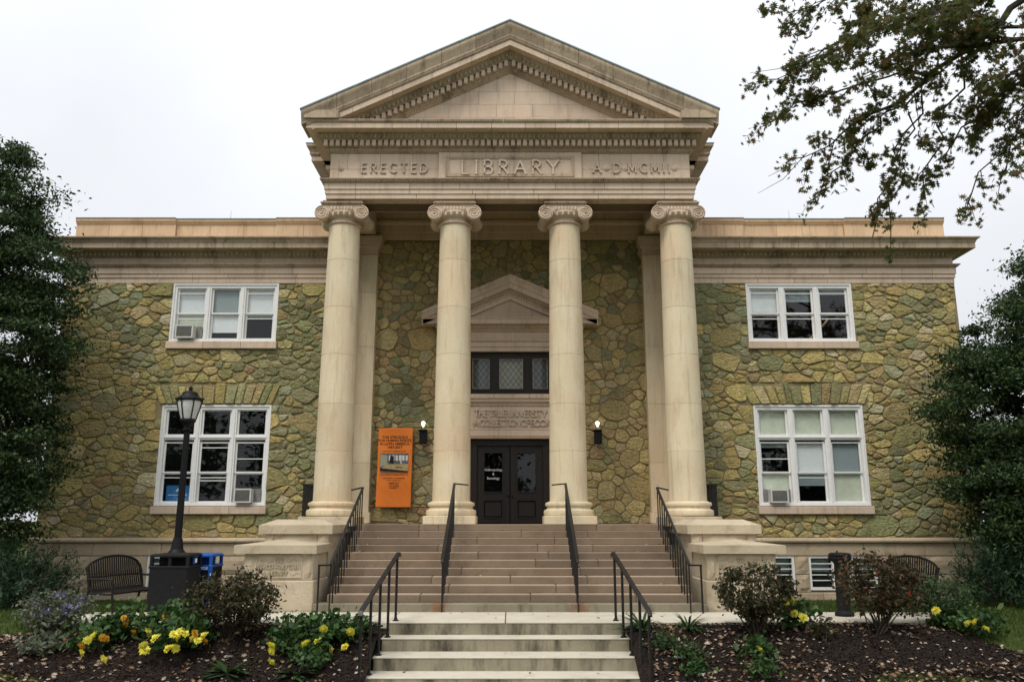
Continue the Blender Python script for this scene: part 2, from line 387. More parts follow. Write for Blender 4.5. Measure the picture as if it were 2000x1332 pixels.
# raised roman lettering drawn from strokes
def arc(cx, cy, rx, ry, a0, a1, k=8): return [(cx + rx * math.cos(R(a0 + (a1 - a0) * i / k)), cy + ry * math.sin(R(a0 + (a1 - a0) * i / k))) for i in range(k + 1)]
GL = {
 'A': (.78, [[(0, 0), (.39, 1)], [(.39, 1), (.78, 0)], [(.14, .36), (.64, .36)]]), 'B': (.6, [[(.06, 0), (.06, 1)], [(.06, 1)] + arc(.3, .76, .24, .24, 90, -90) + [(.06, .52)], [(.06, .52)] + arc(.32, .26, .28, .26, 90, -90) + [(.06, 0)]]),
 'C': (.74, [arc(.42, .5, .40, .5, 48, 312, 12)]), 'D': (.72, [[(.06, 0), (.06, 1)], [(.06, 1)] + arc(.3, .5, .42, .5, 90, -90, 10) + [(.06, 0)]]),
 'E': (.52, [[(.06, 0), (.06, 1)], [(.06, 1), (.5, 1)], [(.06, .54), (.42, .54)], [(.06, 0), (.52, 0)]]), 'F': (.5, [[(.06, 0), (.06, 1)], [(.06, 1), (.5, 1)], [(.06, .54), (.4, .54)]]),
 'G': (.78, [arc(.42, .5, .40, .5, 48, 335, 12), [(.5, .44), (.76, .44)]]), 'H': (.7, [[(.06, 0), (.06, 1)], [(.64, 0), (.64, 1)], [(.06, .5), (.64, .5)]]),
 'I': (.14, [[(.07, 0), (.07, 1)]]), 'K': (.66, [[(.06, 0), (.06, 1)], [(.06, .42), (.6, 1)], [(.22, .56), (.66, 0)]]), 'L': (.52, [[(.06, 0), (.06, 1)], [(.06, 0), (.52, 0)]]),
 'M': (.86, [[(.06, 0), (.1, 1)], [(.1, 1), (.43, .2)], [(.43, .2), (.76, 1)], [(.76, 1), (.8, 0)]]), 'N': (.72, [[(.06, 0), (.06, 1)], [(.06, 1), (.66, 0)], [(.66, 0), (.66, 1)]]),
 'O': (.84, [arc(.42, .5, .42, .5, 0, 360, 16)]), 'R': (.64, [[(.06, 0), (.06, 1)], [(.06, 1)] + arc(.3, .75, .25, .25, 90, -90) + [(.06, .5)], [(.28, .5), (.64, 0)]]),
 'S': (.54, [arc(.27, .75, .23, .25, 35, 270, 8) + arc(.27, .25, .25, .25, 90, -145, 8)]), 'T': (.64, [[(.32, 0), (.32, 1)], [(0, 1), (.64, 1)]]),
 'U': (.7, [[(.06, 1), (.06, .35)] + arc(.35, .33, .29, .33, 180, 360, 8) + [(.64, 1)]]), 'V': (.74, [[(0, 1), (.37, 0)], [(.37, 0), (.74, 1)]]), 'Y': (.74, [[(0, 1), (.37, .48)], [(.74, 1), (.37, .48)], [(.37, .48), (.37, 0)]]),
 '.': (.16, []), ' ': (.32, [])}
def glyph(mb, ch, x, z, h, y, t, dep):
    """one letter standing proud of plane y; t stroke width in letter heights"""
    wd, strokes = GL[ch]; k = 0
    for st in strokes:
        P = [(x + p[0] * h, z + p[1] * h) for p in st]; hw = t * h / 2
        for i in range(len(P) - 1):
            a, b_ = P[i], P[i + 1]; L = max(1e-6, math.hypot(b_[0] - a[0], b_[1] - a[1])); ux, uz = (b_[0] - a[0]) / L, (b_[1] - a[1]) / L
            e = hw * .5
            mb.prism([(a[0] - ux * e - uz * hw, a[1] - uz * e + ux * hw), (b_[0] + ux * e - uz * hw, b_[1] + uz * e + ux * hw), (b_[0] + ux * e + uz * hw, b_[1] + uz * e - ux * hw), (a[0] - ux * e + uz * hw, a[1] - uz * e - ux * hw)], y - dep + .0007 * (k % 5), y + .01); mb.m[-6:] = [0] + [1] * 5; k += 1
        for q in (st[0], st[-1]):
            if len(st) == 2 and (q[1] in (0, 1)) and abs(st[0][1] - st[1][1]) > .3:
                cx, cz = x + q[0] * h, z + q[1] * h; sz = -1 if q[1] == 1 else 1
                mb.prism([(cx - .11 * h, cz - (0 if sz > 0 else .07 * h)), (cx + .11 * h, cz - (0 if sz > 0 else .07 * h)), (cx + .11 * h, cz + (.07 * h if sz > 0 else 0)), (cx - .11 * h, cz + (.07 * h if sz > 0 else 0))], y - dep + .004, y + .01)
    if ch == '.': mb.prism([(x + .08 * h + .07 * h * math.cos(a * math.pi / 4), z + .5 * h + .07 * h * math.sin(a * math.pi / 4)) for a in range(8)], y - dep, y + .01)
    return wd * h
def text_width(s_, h, gap): return sum(GL[c][0] * h + gap for c in s_) - gap
def raised_text(s_, xc, z, h, y, gap, t, dep, parent, mat, each=False, width=None):
    if width: gap += (width - text_width(s_, h, gap)) / max(1, len(s_) - 1)
    x = xc - text_width(s_, h, gap) / 2; mb = MB()
    for ch in s_:
        if each: mb = MB()
        wd = glyph(mb, ch, x, z, h, y, t, dep); x += wd + gap
        if each and mb.v: mb.build('letter', None, parent, mats=[mat, 'letter_grime_shade'])
    if not each: mb.build('inscription', None, parent, kind='stuff', mats=[mat, 'letter_grime_shade'])
def print_text(s_, x, z, size, y, mat, parent, bold=0.0, spacing=1.0, name='lettering', align='CENTER'):
    yf = y if callable(y) else (lambda a, b_: y)
    cu = bpy.data.curves.new('t', 'FONT'); cu.body = s_; cu.size = size; cu.align_x = align; cu.offset = bold; cu.space_character = spacing
    o = bpy.data.objects.new('t', cu); COL.objects.link(o)
    dg = bpy.context.evaluated_depsgraph_get(); me = bpy.data.meshes.new_from_object(o.evaluated_get(dg))
    bpy.data.objects.remove(o); bpy.data.curves.remove(cu)
    for v_ in me.vertices: v_.co = (x + v_.co.x, yf(x + v_.co.x, z + v_.co.y), z + v_.co.y)
    me.materials.clear(); return link(name, me, mat, parent)

# ------------------------------------------------------------------ ground
WALL_Y, PORCH_Y, FRONT_Y = 22.0, 23.0, 20.0
def sstep(t): t = max(0, min(1, t)); return t * t * (3 - 2 * t)
def ground(x, y):
    if y >= 15.06: return -.035 - .225 * sstep((y - 16.8) / 4.8)
    t = (15.06 - y) / 2.5
    return -.075 - .80 * sstep(t * .5 + .0) * 2 * .5 if t < 0 else -.075 - .82 * sstep(t)
def bed_edge_back(x):
    if x < -6.6: return 15.02 - .55 * sstep((-6.6 - x) / 1.8)
    if x > 6.9: return 15.02 - 1.35 * sstep((x - 6.9) / 2.0)
    return 15.03
xs = [-600, -200, -80, -40, -24] + list(np.arange(-17, 17.01, .34)) + [24, 40, 80, 200, 600]
ys = [-600, -150, -40, -10, 0, 6] + list(np.arange(10, 24.01, .2)) + [30, 50, 120, 300, 900]
vs_ = [(x, y, -1.5 if -2.62 < x < 2.5 and 11.5 < y < 15.15 else ground(x, y)) for y in ys for x in xs]; nx_ = len(xs)
g = MB(); g.add(vs_, [(j * nx_ + i, j * nx_ + i + 1, (j + 1) * nx_ + i + 1, (j + 1) * nx_ + i) for j in range(len(ys) - 1) for i in range(nx_ - 1)])
o = g.build('lawn', 'lawn', smooth=True); setp(o, 'green lawn in front of the library', 'lawn', kind='structure')
def bed(name, x0, x1, label):
    mb = MB(); X = np.arange(x0, x1 + .01, .09); T = np.linspace(0, 1, 48); r_ = random.Random(3)
    vs = []
    for t in T:
        for x in X:
            yb = bed_edge_back(x); yf = 12.62 + .12 * math.sin(x * 1.3) + .85 * sstep((x - 4.7) / 1.2) + .85 * sstep((-6.8 - x) / .5)
            y = yf + (yb - yf) * t
            e = min(t, 1 - t, (x - x0) / 1.5, (x1 - x) / 1.5)
            h = .035 * sstep(e * 14) + (.035 * noise.noise(Vector((x * 3, y * 3, 1))) + .02 * noise.noise(Vector((x * 11, y * 11, 4)))) * sstep(e * 8)
            vs.append((x, y, ground(x, y) - .02 + .045 + h - (.03 if e < .01 else 0)))
    k = len(X); mb.add(vs, [(j * k + i, j * k + i + 1, (j + 1) * k + i + 1, (j + 1) * k + i) for j in range(len(T) - 1) for i in range(k - 1)])
    o = mb.build(name, 'mulch', smooth=True); return setp(o, label, 'mulch bed', kind='structure')
bed('mulch_bed', -11.5, -2.16, 'dark bark mulch bed left of the garden steps'); bed('mulch_bed', 2.02, 11.5, 'dark bark mulch bed right of the garden steps')
def bedz(x, y): return ground(x, y) + .05

# walk in front of the stairs: concrete slabs
o = MB().box(-8.05, 8.2, 15.09, 16.58, -.3, -.03).build('path', 'joint'); setp(o, 'pale concrete walk between the stairs and the beds', 'path', kind='structure'); path = o
cuts = [-8.1, -6.6, -5.1, -3.6, -2.15, -.08, 2.0, 3.5, 5.0, 6.5, 8.25]
for i in range(len(cuts) - 1):
    if cuts[i] >= -2.2 and cuts[i + 1] <= 2.05: continue
    MB().cbox(cuts[i] + .006, cuts[i + 1] - .006, 15.05, 16.60, -.12, 0, .012).build('slab', 'concrete', path)
for a, b_ in ((-2.15, -.085), (-.075, 2.0)): MB().cbox(a + .004, b_ - .004, 15.03, 16.60, -.028, 0, .008).build('slab', 'concrete', path)
# lower walk at the bottom left and the front walk
o = MB().cbox(-14, -7.15, 10.6, 13.05, -1.1, -.705, .02).build('front_walk', 'concrete'); o.rotation_euler = (0, 0, R(-3)); setp(o, 'pale concrete sidewalk at the foot of the left mulch bed', 'sidewalk', kind='structure')

# garden steps
gs = thing('garden_steps', 'short flight of pale concrete steps with blackened risers between the mulch beds', 'steps', (-.08, 14, -.9))
Dg = [14.62, 14.05, 13.5, 12.95, 12.4]
for i, D in enumerate(Dg):
    ex = .04 * (i + 1)
    zt = -.215 * (i + 1)
    back = (15.03 if i == 0 else Dg[i - 1]) + .05
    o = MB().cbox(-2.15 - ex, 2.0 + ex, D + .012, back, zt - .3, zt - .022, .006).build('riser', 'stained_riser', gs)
    MB().cbox(-2.15 - ex - .02, 2.0 + ex + .02, D, back + .02, zt - .026, zt, .008).build('tread', 'concrete', o)
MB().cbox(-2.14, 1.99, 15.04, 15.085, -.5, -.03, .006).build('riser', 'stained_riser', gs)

# ------------------------------------------------------------------ main stairs
st = thing('entrance_stairs', 'wide brownstone stairs rising to the columned porch', 'stairs', (0, 16.6, 0))
for i in range(11):
    D = 16.6 + .32 * i; z1 = .15 * (i + 1)
    if i == 0:
        MB().cbox(-3.86, 3.86, D, D + .34, -.05, z1, .012).build('step_stone', 'rusty_concrete', st); continue
    hw = 3.66
    k = 2 + (i % 2); cutx = [-hw]
    base = [-1.75, .35, 2.1] if i % 2 else [-1.05, 1.35]
    if i == 10: base = [-2.3, -1.3, .95, 2.35]
    for q in base: cutx.append(q + rnd.uniform(-.5, .5))
    cutx.append(hw)
    for a, b_ in zip(cutx, cutx[1:]):
        q_ = MB().cbox(a + .004, b_ - .004, D + rnd.uniform(-.006, .006), D + (.345 if i < 10 else .8), z1 - .152, z1 + rnd.uniform(-.004, .002), .013); q_.m[13] = 1; q_.build('step_stone', None, st, mats=['brownstone', 'tread_stone'])
    MB().box(-hw + .02, hw - .02, D + .02, D + .4, z1 - .3, z1 - .01).build('bedding', 'joint', st)

# ------------------------------------------------------------------ the library
lib = thing('library_building', 'stone library with four tall columns, a pediment and two rubble stone wings', 'building', (0, 22, 0))
def part(mb, name, mat, parent=None, **k): return mb.build(name, mat, parent or lib, **k)

# --- rubble walls ---
PAL = [((.50, .40, .155), 4), ((.45, .365, .15), 4), ((.55, .465, .235), 2.5), ((.38, .325, .14), 3), ((.35, .335, .18), 2), ((.37, .28, .14), 1.2), ((.60, .53, .34), .8)]
GRN = [((.235, .25, .13), 4), ((.28, .29, .155), 3), ((.21, .215, .11), 3), ((.33, .36, .23), 1.5), ((.38, .33, .15), 2.5)]
DRK = [((.50, .39, .18), 4), ((.54, .43, .205), 4), ((.42, .335, .16), 3), ((.60, .50, .28), 1.5), ((.29, .30, .18), 1.0), ((.43, .29, .16), .4)]
def pick(pal, r_):
    t = r_.uniform(0, sum(w_ for _, w_ in pal))
    for c, w_ in pal:
        t -= w_
        if t <= 0: break
    k = r_.uniform(.90, 1.28); mean = (.40, .335, .165); return tuple(max(0, (q * .80 + m0 * .20) * k * r_.uniform(.95, 1.05)) for q, m0 in zip((c[0] * 1.03, c[1] * 1.03, c[2] * 1.06), mean)) + (1,)
def stone_mesh(mb, poly, y, r_, hgt):
    P = inset(poly, .008 + r_.uniform(0, .009))
    if len(P) < 3 or area(P) < .004: return False
    # round the corners off, then make the outline uneven
    Q = []
    for i, p in enumerate(P):
        a, b_ = P[i - 1], P[(i + 1) % len(P)]
        la, lb = math.hypot(a[0] - p[0], a[1] - p[1]), math.hypot(b_[0] - p[0], b_[1] - p[1])
        ca, cb = min(.26 * la, .032), min(.26 * lb, .032)
        if la < 1e-4 or lb < 1e-4: continue
        Q.append((p[0] + (a[0] - p[0]) * ca / la, p[1] + (a[1] - p[1]) * ca / la)); Q.append((p[0] + (b_[0] - p[0]) * cb / lb, p[1] + (b_[1] - p[1]) * cb / lb))
    P = [(p[0] + r_.uniform(-.007, .007), p[1] + r_.uniform(-.007, .007)) for p in Q]
    cx = sum(p[0] for p in P) / len(P); cz = sum(p[1] for p in P) / len(P); n_ = len(P)
    rad = math.sqrt(max(area(P), .004) / math.pi)
    tx, tz = r_.uniform(-.10, .10), r_.uniform(-.14, .08)       # the face leans
    def hh(x, z, j): return y - (hgt * .8 + tx * (x - cx) + tz * (z - cz) + r_.uniform(-j, j))
    s1 = max(.35, 1 - r_.uniform(.012, .024) / rad); s2 = s1 * .55
    v0 = [(p[0], y + .03, p[1]) for p in P]
    v1 = [(p[0], y - .012, p[1]) for p in P]
    v2 = [(cx + (p[0] - cx) * s1, min(y - .014, hh(p[0], p[1], .013)), cz + (p[1] - cz) * s1) for p in P]
    ox, oz = cx + r_.uniform(-.25, .25) * rad, cz + r_.uniform(-.25, .25) * rad
    c_ = (ox, min(y - .02, hh(ox, oz, .012) - .012), oz)
    fs = [(i, (i + 1) % n_, n_ + (i + 1) % n_, n_ + i) for i in range(n_)] + [(n_ + i, n_ + (i + 1) % n_, 2 * n_ + (i + 1) % n_, 2 * n_ + i) for i in range(n_)]
    fs += [(2 * n_ + i, 2 * n_ + (i + 1) % n_, 3 * n_) for i in range(n_)]
    mb.add(v0 + v1 + v2 + [c_], fs); return True
def rubble(wall, rect, holes, y, seed, size, colour, first, limit=310, asp=1.5):
    """irregular stones (cells round scattered seeds) laid into a wall; the ones that show largest are objects"""
    r_ = random.Random(seed); x0, x1, z0, z1 = rect; S = []
    arr = np.zeros((0, 3))
    inh = lambda x, z, g_=0: any(h[0] - g_ < x < h[1] + g_ and h[2] - g_ < z < h[3] + g_ for h in holes)
    for t in range(11000):
        x, z = r_.uniform(x0, x1), r_.uniform(z0, z1)
        if inh(x, z, .05): continue
        q = size * (r_.choice((.55, .7, 1, 1.1, 1.5, 2.1)) if t < 5000 else .6)
        if len(arr):
            d = np.hypot((arr[:, 0] - x) / asp, arr[:, 1] - z)
            if (d < (arr[:, 2] + q) * .5).any(): continue
        arr = np.vstack([arr, (x, z, q)])
    def warp(x, z):
        k = Vector((x * .85, z * .85, seed)); return (x + .17 * noise.noise(k) + .05 * noise.noise(k * 3.1), z + .17 * noise.noise(k + Vector((31, 7, 2))) + .05 * noise.noise(k * 3.1 + Vector((5, 9, 2))))
    out_ = []
    for i in range(len(arr)):
        x, z, q = arr[i]; u = x / asp
        poly = [(x0 / asp, z0), (x1 / asp, z0), (x1 / asp, z1), (x0 / asp, z1)]
        d = np.hypot(arr[:, 0] / asp - u, arr[:, 1] - z)
        for j in np.argsort(d)[1:26]:
            if d[j] > 3.2 * size: break
            a, b_ = arr[j, 0] / asp - u, arr[j, 1] - z; k = .5 + .17 * (q - arr[j, 2]) / size
            poly = clip(poly, a, b_, a * (u + a * k) + b_ * (z + b_ * k))
            if len(poly) < 3: break
        poly = [warp(p[0] * asp, p[1]) for p in poly]
        for pl in ((-1, 0, -x0), (1, 0, x1), (0, -1, -z0), (0, 1, z1)):
            if len(poly) > 2: poly = clip(poly, *pl)
        x, z = warp(x, z)
        for h in holes:
            gaps = ((h[0] - x, (1, 0, h[0])), (x - h[1], (-1, 0, -h[1])), (h[2] - z, (0, 1, h[2])), (z - h[3], (0, -1, -h[3])))
            if len(poly) > 2 and any(h[0] < p[0] < h[1] or h[2] < p[1] < h[3] for p in poly):
                if max(p[0] for p in poly) > h[0] and min(p[0] for p in poly) < h[1] and max(p[1] for p in poly) > h[2] and min(p[1] for p in poly) < h[3]:
                    g_, pl = max(gaps, key=lambda t_: t_[0]); poly = clip(poly, *pl)
        if len(poly) > 2: out_.append((poly, x, z))
    # what stands in front of trees and columns comes last
    out_.sort(key=lambda t_: -abs(area(t_[0])) * first(t_[1], t_[2]))
    rest = MB(); cnt = 0; rest_c = []; tint = []
    for poly, x, z in out_:
        if abs(area(poly)) < .006: continue
        hgt = r_.uniform(.018, .058)
        if cnt < limit:
            mb = MB()
            if stone_mesh(mb, poly, y, r_, hgt):
                o = mb.build('stone', 'rubble', wall, fix=False); o.color = colour(x, z, r_); cnt += 1
        else:
            b4 = len(rest.v); stone_mesh(rest, poly, y, r_, hgt); tint += list(colour(x, z, r_)) * (len(rest.v) - b4)
    if rest.v:
        o = rest.build('stone_remainder', 'rubble_mixed', wall, fix=False, kind='stuff')
        o.data.color_attributes.new('tint', 'FLOAT_COLOR', 'POINT').data.foreach_set('color', tint)
def backing(name, rect, holes, y0, y1, mat='mortar'):
    xs_ = sorted({rect[0], rect[1], *[h[0] for h in holes], *[h[1] for h in holes]}); zs_ = sorted({rect[2], rect[3], *[h[2] for h in holes], *[h[3] for h in holes]})
    mb = MB()
    for a, b_ in zip(xs_, xs_[1:]):
        for c_, d in zip(zs_, zs_[1:]):
            if not any(h[0] <= (a + b_) / 2 <= h[1] and h[2] <= (c_ + d) / 2 <= h[3] for h in holes): mb.box(a, b_, y0, y1, c_, d)
    return part(mb, name, mat, fix=False)
WIN = {-1: (-9.47, -6.52), 1: (6.65, 9.60)}
UZ, LZ = (6.37, 8.267), (1.90, 4.82)
def wing_colour(s):
    def f(x, z, r_):
        g_ = noise.noise(Vector((x * .42 + 7 * s, z * .42, 3))) * 1.1 + .62 * noise.noise(Vector((x * 1.1, z * 1.1, 8)))
        if s < 0: g_ += 1.0 * sstep((x + 7.2) / 1.0) - .16 + .3 * sstep((z - 7) / 1.0) * sstep((-8.8 - x) / 1.5)
        else: g_ += .55 * sstep((6.2 - x) / 1.0) - .18 + .5 * sstep((z - 6.4) / 1.2) * sstep((x - 10.4) / 1.5)
        return pick(GRN if g_ + r_.uniform(-.22, .22) > .22 else PAL, r_)
    return f
for s in (-1, 1):
    wx = WIN[s]; x0, x1 = (-12.54, -4.95) if s < 0 else (4.95, 12.54)
    uh = (wx[0], wx[1], UZ[0] + .02, UZ[1]); lh = (wx[0], wx[1], LZ[0] + .02, LZ[1])
    sill = lambda z: (wx[0] - .06, wx[1] + .06, z, z + .20)
    wall = backing('wall', (x0, x1, 1.2, 8.3), [uh, lh], WALL_Y + .03, WALL_Y + .35)
    vh = (wx[0] - .16, wx[1] + .16, 4.80, 5.42)
    rubble(wall, (x0, x1, 1.29, 8.275), [uh, lh, sill(UZ[0]), sill(LZ[0]), vh], WALL_Y + .03, 21 + s, .225, wing_colour(s), lambda x, z: (.2 if abs(x) > 11.2 or abs(x) < 5.3 else 1))
    # flat arch of upright stones over the lower window
    r_ = random.Random(5 + s); xx = wx[0] - .14; ed = [xx]
    while xx < wx[1] - .05: xx += r_.uniform(.17, .32); ed.append(min(xx, wx[1] + .14))
    cxm = (wx[0] + wx[1]) / 2
    for a, b_ in zip(ed, ed[1:]):
        if b_ - a < .06: continue
        fa, fb = (a - cxm) * .13, (b_ - cxm) * .13; ht = r_.uniform(.50, .62)
        mb = MB()
        if stone_mesh(mb, [(a - fa * .3, 4.82), (b_ - fb * .3, 4.82), (b_ + fb, 4.82 + ht), (a + fa, 4.82 + ht * r_.uniform(.94, 1.05))], WALL_Y + .03, r_, .06):
            o = mb.build('voussoir', 'rubble', wall, fix=False); o.color = pick(PAL if r_.random() < .7 else GRN, r_)
    # side and back of the wing, flat roof behind the parapet
    sx = 12.5 * s
    part(MB().box(min(sx, sx - .3 * s), max(sx, sx - .3 * s), WALL_Y + .36, 33.7, -.6, 8.3), 'side_wall', 'mortar')
    part(MB().box(min(5.1 * s, 12.45 * s), max(5.1 * s, 12.45 * s), WALL_Y + .4, 33.7, 9.20, 9.40), 'roof_deck', 'roof_dark')
part(MB().box(-12.5, 12.5, 33.72, 34.0, -.6, 9.4), 'back_wall', 'mortar')
# porch wall
DOOR_HW = 1.42
pw = backing('wall', (-4.95, 4.95, 1.5, 9.9), [(-1.30, 1.30, 1.5, 6.49)], PORCH_Y + .03, PORCH_Y + .35)
holes = [(-2.0, 2.0, 6.4, 7.42), (-1.78, 1.78, 1.2, 6.5)]
rubble(pw, (-4.0, 4.0, 1.64, 9.9), holes, PORCH_Y + .03, 77, .275, lambda x, z, r_: pick(GRN if noise.noise(Vector((x * .5, z * .5, 9))) + r_.uniform(-.25, .25) > .55 else DRK, r_), lambda x, z: (.25 if abs(x) < 2.1 and z < 6.5 else 1), asp=1.2)
for s in (-1, 1):
    a, b_ = sorted((4.95 * s, 4.7 * s)); part(MB().box(a, b_, WALL_Y + .06, PORCH_Y + .02, 1.5, 9.9), 'return_wall', 'mortar')

# --- basement courses ---
def rock_block(x0, x1, y, z0, z1, r_, amp=.05):
    """block with a rock-faced front"""
    mb = MB(); nx, nz = max(3, int((x1 - x0) / .22)), 4; vs = []
    for j in range(nz + 1):
        for i in range(nx + 1):
            e = i in (0, nx) or j in (0, nz)
            vs.append((x0 + (x1 - x0) * i / nx, y - (0 if e else r_.uniform(.35, 1) * amp), z0 + (z1 - z0) * j / nz))
    k = nx + 1; b0 = len(vs); bnd = [i for i in range(k)] + [j * k + nx for j in range(1, nz + 1)] + [nz * k + i for i in range(nx - 1, -1, -1)] + [j * k for j in range(nz - 1, 0, -1)]
    vs += [(vs[i][0], y + .12, vs[i][2]) for i in bnd]
    fs = [(j * k + i, j * k + i + 1, (j + 1) * k + i + 1, (j + 1) * k + i) for j in range(nz) for i in range(nx)]
    fs += [(bnd[(q + 1) % len(bnd)], bnd[q], b0 + q, b0 + (q + 1) % len(bnd)) for q in range(len(bnd))]
    return mb.add(vs, fs)
BW = {-1: [(-9.45, -8.78), (-8.40, -7.72)], 1: [(6.74, 7.41), (7.78, 8.45), (8.88, 9.55)]}
FY = 21.86
for s in (-1, 1):
    x0, x1 = (-12.62, -4.9) if s < 0 else (4.9, 12.62)
    bh = [(a, b_, -.02, .835) for a, b_ in BW[s]]
    fw = backing('foundation_wall', (x0, x1, -.8, 1.28), bh, FY + .06, FY + .3, 'joint')
    r_ = random.Random(31 + s)
    def row(z0, z1, spans, name, rock, lo, hi, y=FY, prof=None):
        for a, b_ in spans:
            x = a
            while x < b_ - .02:
                e = x + r_.uniform(lo, hi)
                if e > b_ - .35: e = b_
                if prof: mb = MB().sweep(prof, [(x + .004, y), (e - .004, y)])
                elif rock: mb = rock_block(x + .006, e - .006, y, z0 + .006, z1 - .006, r_, .045)
                else: mb = MB().cbox(x + .004, e - .004, y, y + .15, z0 + .004, z1 - .004, .01)
                mb.build(name, 'basement_stone', fw); x = e
    g_ = [(x0, x1)]
    for a, b_ in BW[s]: g_ = [q for c_, d in g_ for q in (((c_, a), (b_, d)) if c_ < a and b_ < d else ((c_, d),))]
    row(1.165, 1.295, [(x0, x1)], 'water_table_block', False, 1.6, 2.4, FY, [(-.15, 1.165), (.03, 1.165), (.075, 1.19), (.085, 1.225), (.07, 1.262), (.04, 1.285), (-.15, 1.300)])
    row(.84, 1.16, [(x0, x1)], 'belt_block', False, 1.5, 2.6)
    row(.38, .835, g_, 'base_block', True, 1.0, 1.7); row(-.07, .375, g_, 'base_block', True, .9, 1.6)
    row(-.55, -.075, [(x0 - .04, x1 + .04)], 'plinth_block', False, 1.3, 2.2, FY - .05)
    for a, b_ in BW[s]:
        wf = MB(); t = .06
        for q in ((a, b_, .78, .835), (a, b_, -.02, .05), (a, a + t, .05, .78), (b_ - t, b_, .05, .78)): wf.box(q[0], q[1], FY + .03, FY + .12, q[2], q[3])
        wo = part(wf, 'basement_window', 'white_paint')
        for z in (.22, .36, .505, .64): MB().box(a + t, b_ - t, FY + .055, FY + .085, z - .011, z + .011).build('glazing_bar', 'white_paint', wo)
        MB().box(a + t, b_ - t, FY + .088, FY + .094, .05, .78).build('pane', 'glass', wo)
        MB().box(a + t, b_ - t, FY + .24, FY + .25, .42, .78).build('blind', 'shade_reflection_grey', wo)
        MB().box(a - .02, b_ + .02, FY + .31, FY + .5, -.03, .84).build('room_interior', 'dark_room', wo)

# --- wing entablature and parapet ---
def run(part_o, prof, x0, x1, y, lens, mat, name, r_, gap=.008):
    x = x0
    while x < x1 - .01:
        e = x + r_.uniform(*lens)
        if e > x1 - lens[0] * .6: e = x1
        MB().sweep(prof, [(x + gap / 2, y), (e - gap / 2, y)]).build(name, mat, part_o); x = e
def corner(part_o, prof, s, xw, y, stub, mat, name, back=33.9):
    """the piece that turns round the outer corner of a wing (s = side)"""
    path_ = [(-xw, back), (-xw, y), (-xw + stub, y)] if s < 0 else [(xw - stub, y), (xw, y), (xw, back)]
    MB().sweep(prof, path_).build(name, mat, part_o)
def closed(pr, inn=-.3): return [(inn, pr[0][1])] + pr + [(inn, pr[-1][1])]
W_PROFS = [('architrave_block', closed([(0, 8.267), (0, 8.418)]), 'trim_stone', (.9, 1.1)), ('architrave_block', closed([(.028, 8.418), (.028, 8.532)]), 'trim_stone', (.9, 1.1)), ('architrave_block', closed([(.055, 8.532), (.055, 8.70)]), 'trim_stone', (.9, 1.1)),
 ('architrave_crown', closed([(.065, 8.702), (.11, 8.735), (.12, 8.76), (.15, 8.77), (.15, 8.798)]), 'grimy_shaded_trim', (2.5, 3.2)), ('frieze_block', closed([(.01, 8.80), (.01, 8.995)]), 'trim_stone', (1.0, 1.5)),
 ('bed_mould', closed([(.03, 8.997), (.06, 9.03), (.10, 9.09), (.16, 9.13), (.17, 9.158)]), 'grimy_shaded_trim', (2.5, 3.2)), ('corona_block', closed([(.45, 9.16), (.45, 9.308)]), 'grimy_shaded_trim', (.55, 1.0)),
 ('cyma_block', closed([(.455, 9.31), (.47, 9.335), (.475, 9.36), (.51, 9.40), (.555, 9.425), (.56, 9.462)]), 'grimy_shaded_trim', (1.1, 2.2))]
for s in (-1, 1):
    ent = part(MB().box(*sorted((5.0 * s, 12.4 * s)), WALL_Y + .08, WALL_Y + .5, 8.28, 9.44), 'wing_entablature', 'joint')
    r_ = random.Random(9 + s)
    for nm, pr, mt, ln in W_PROFS:
        a, b_ = (-12.54 + .62, -5.0) if s < 0 else (5.0, 12.54 - .62)
        run(ent, pr, a, b_, WALL_Y, ln, mt, nm, r_, .009)
        corner(ent, pr, s, 12.54, WALL_Y, .615, mt, nm)
    eg = MB(); k = 0
    for i in range(int(7.4 / .125)):
        x = s * (5.1 + i * .125); eg.egg((x, WALL_Y - .125, 9.08), .042, .045, .06)
    for i in range(int(7.4 / .062)): eg.egg((s * (5.1 + i * .062), WALL_Y - .115, 8.745), .02, .024, .02, 5)
    part(eg, 'egg_moulding', 'grimy_shaded_trim', ent, kind='stuff', fix=False)
    par = part(MB().box(*sorted((5.1 * s, 12.30 * s)), WALL_Y + .12, WALL_Y + .4, 9.40, 10.12), 'parapet', 'joint')
    js = (6.69, 9.57, 12.42)
    for a, b_, yo in ((5.12, js[0], 0), (js[0], js[1], .07), (js[1], js[2], 0)):
        lo, hi = sorted((a * s, b_ * s)); kx = max(2, round((hi - lo) / .96))
        for q in range(kx): MB().cbox(lo + (hi - lo) * q / kx + .003, lo + (hi - lo) * (q + 1) / kx - .003, WALL_Y + yo, WALL_Y + .2, 9.41, 10.02, .006).build('parapet_block', 'parapet_stone', par)
        MB().sweep(closed([(-.01, 10.02), (.02, 10.025), (.03, 10.06), (.07, 10.10), (.075, 10.165)], -.35), [(lo, WALL_Y + yo), (hi, WALL_Y + yo)]).build('coping', 'parapet_stone', par)
        MB().box(lo, hi, WALL_Y + yo - .09, WALL_Y + .4, 10.168, 10.195).build('flashing', 'copper_flash', par)
    part(MB().box(*sorted((12.42 * s, 12.1 * s)), WALL_Y + .205, 33.9, 9.41, 10.16), 'side_parapet', 'parapet_stone', par)
    part(MB().tube([(s * 8.2, WALL_Y + .5, 10.1), (s * 8.2, WALL_Y + .5, 10.62)], .008, 5, .003), 'lightning_rod', 'dull_black', par)

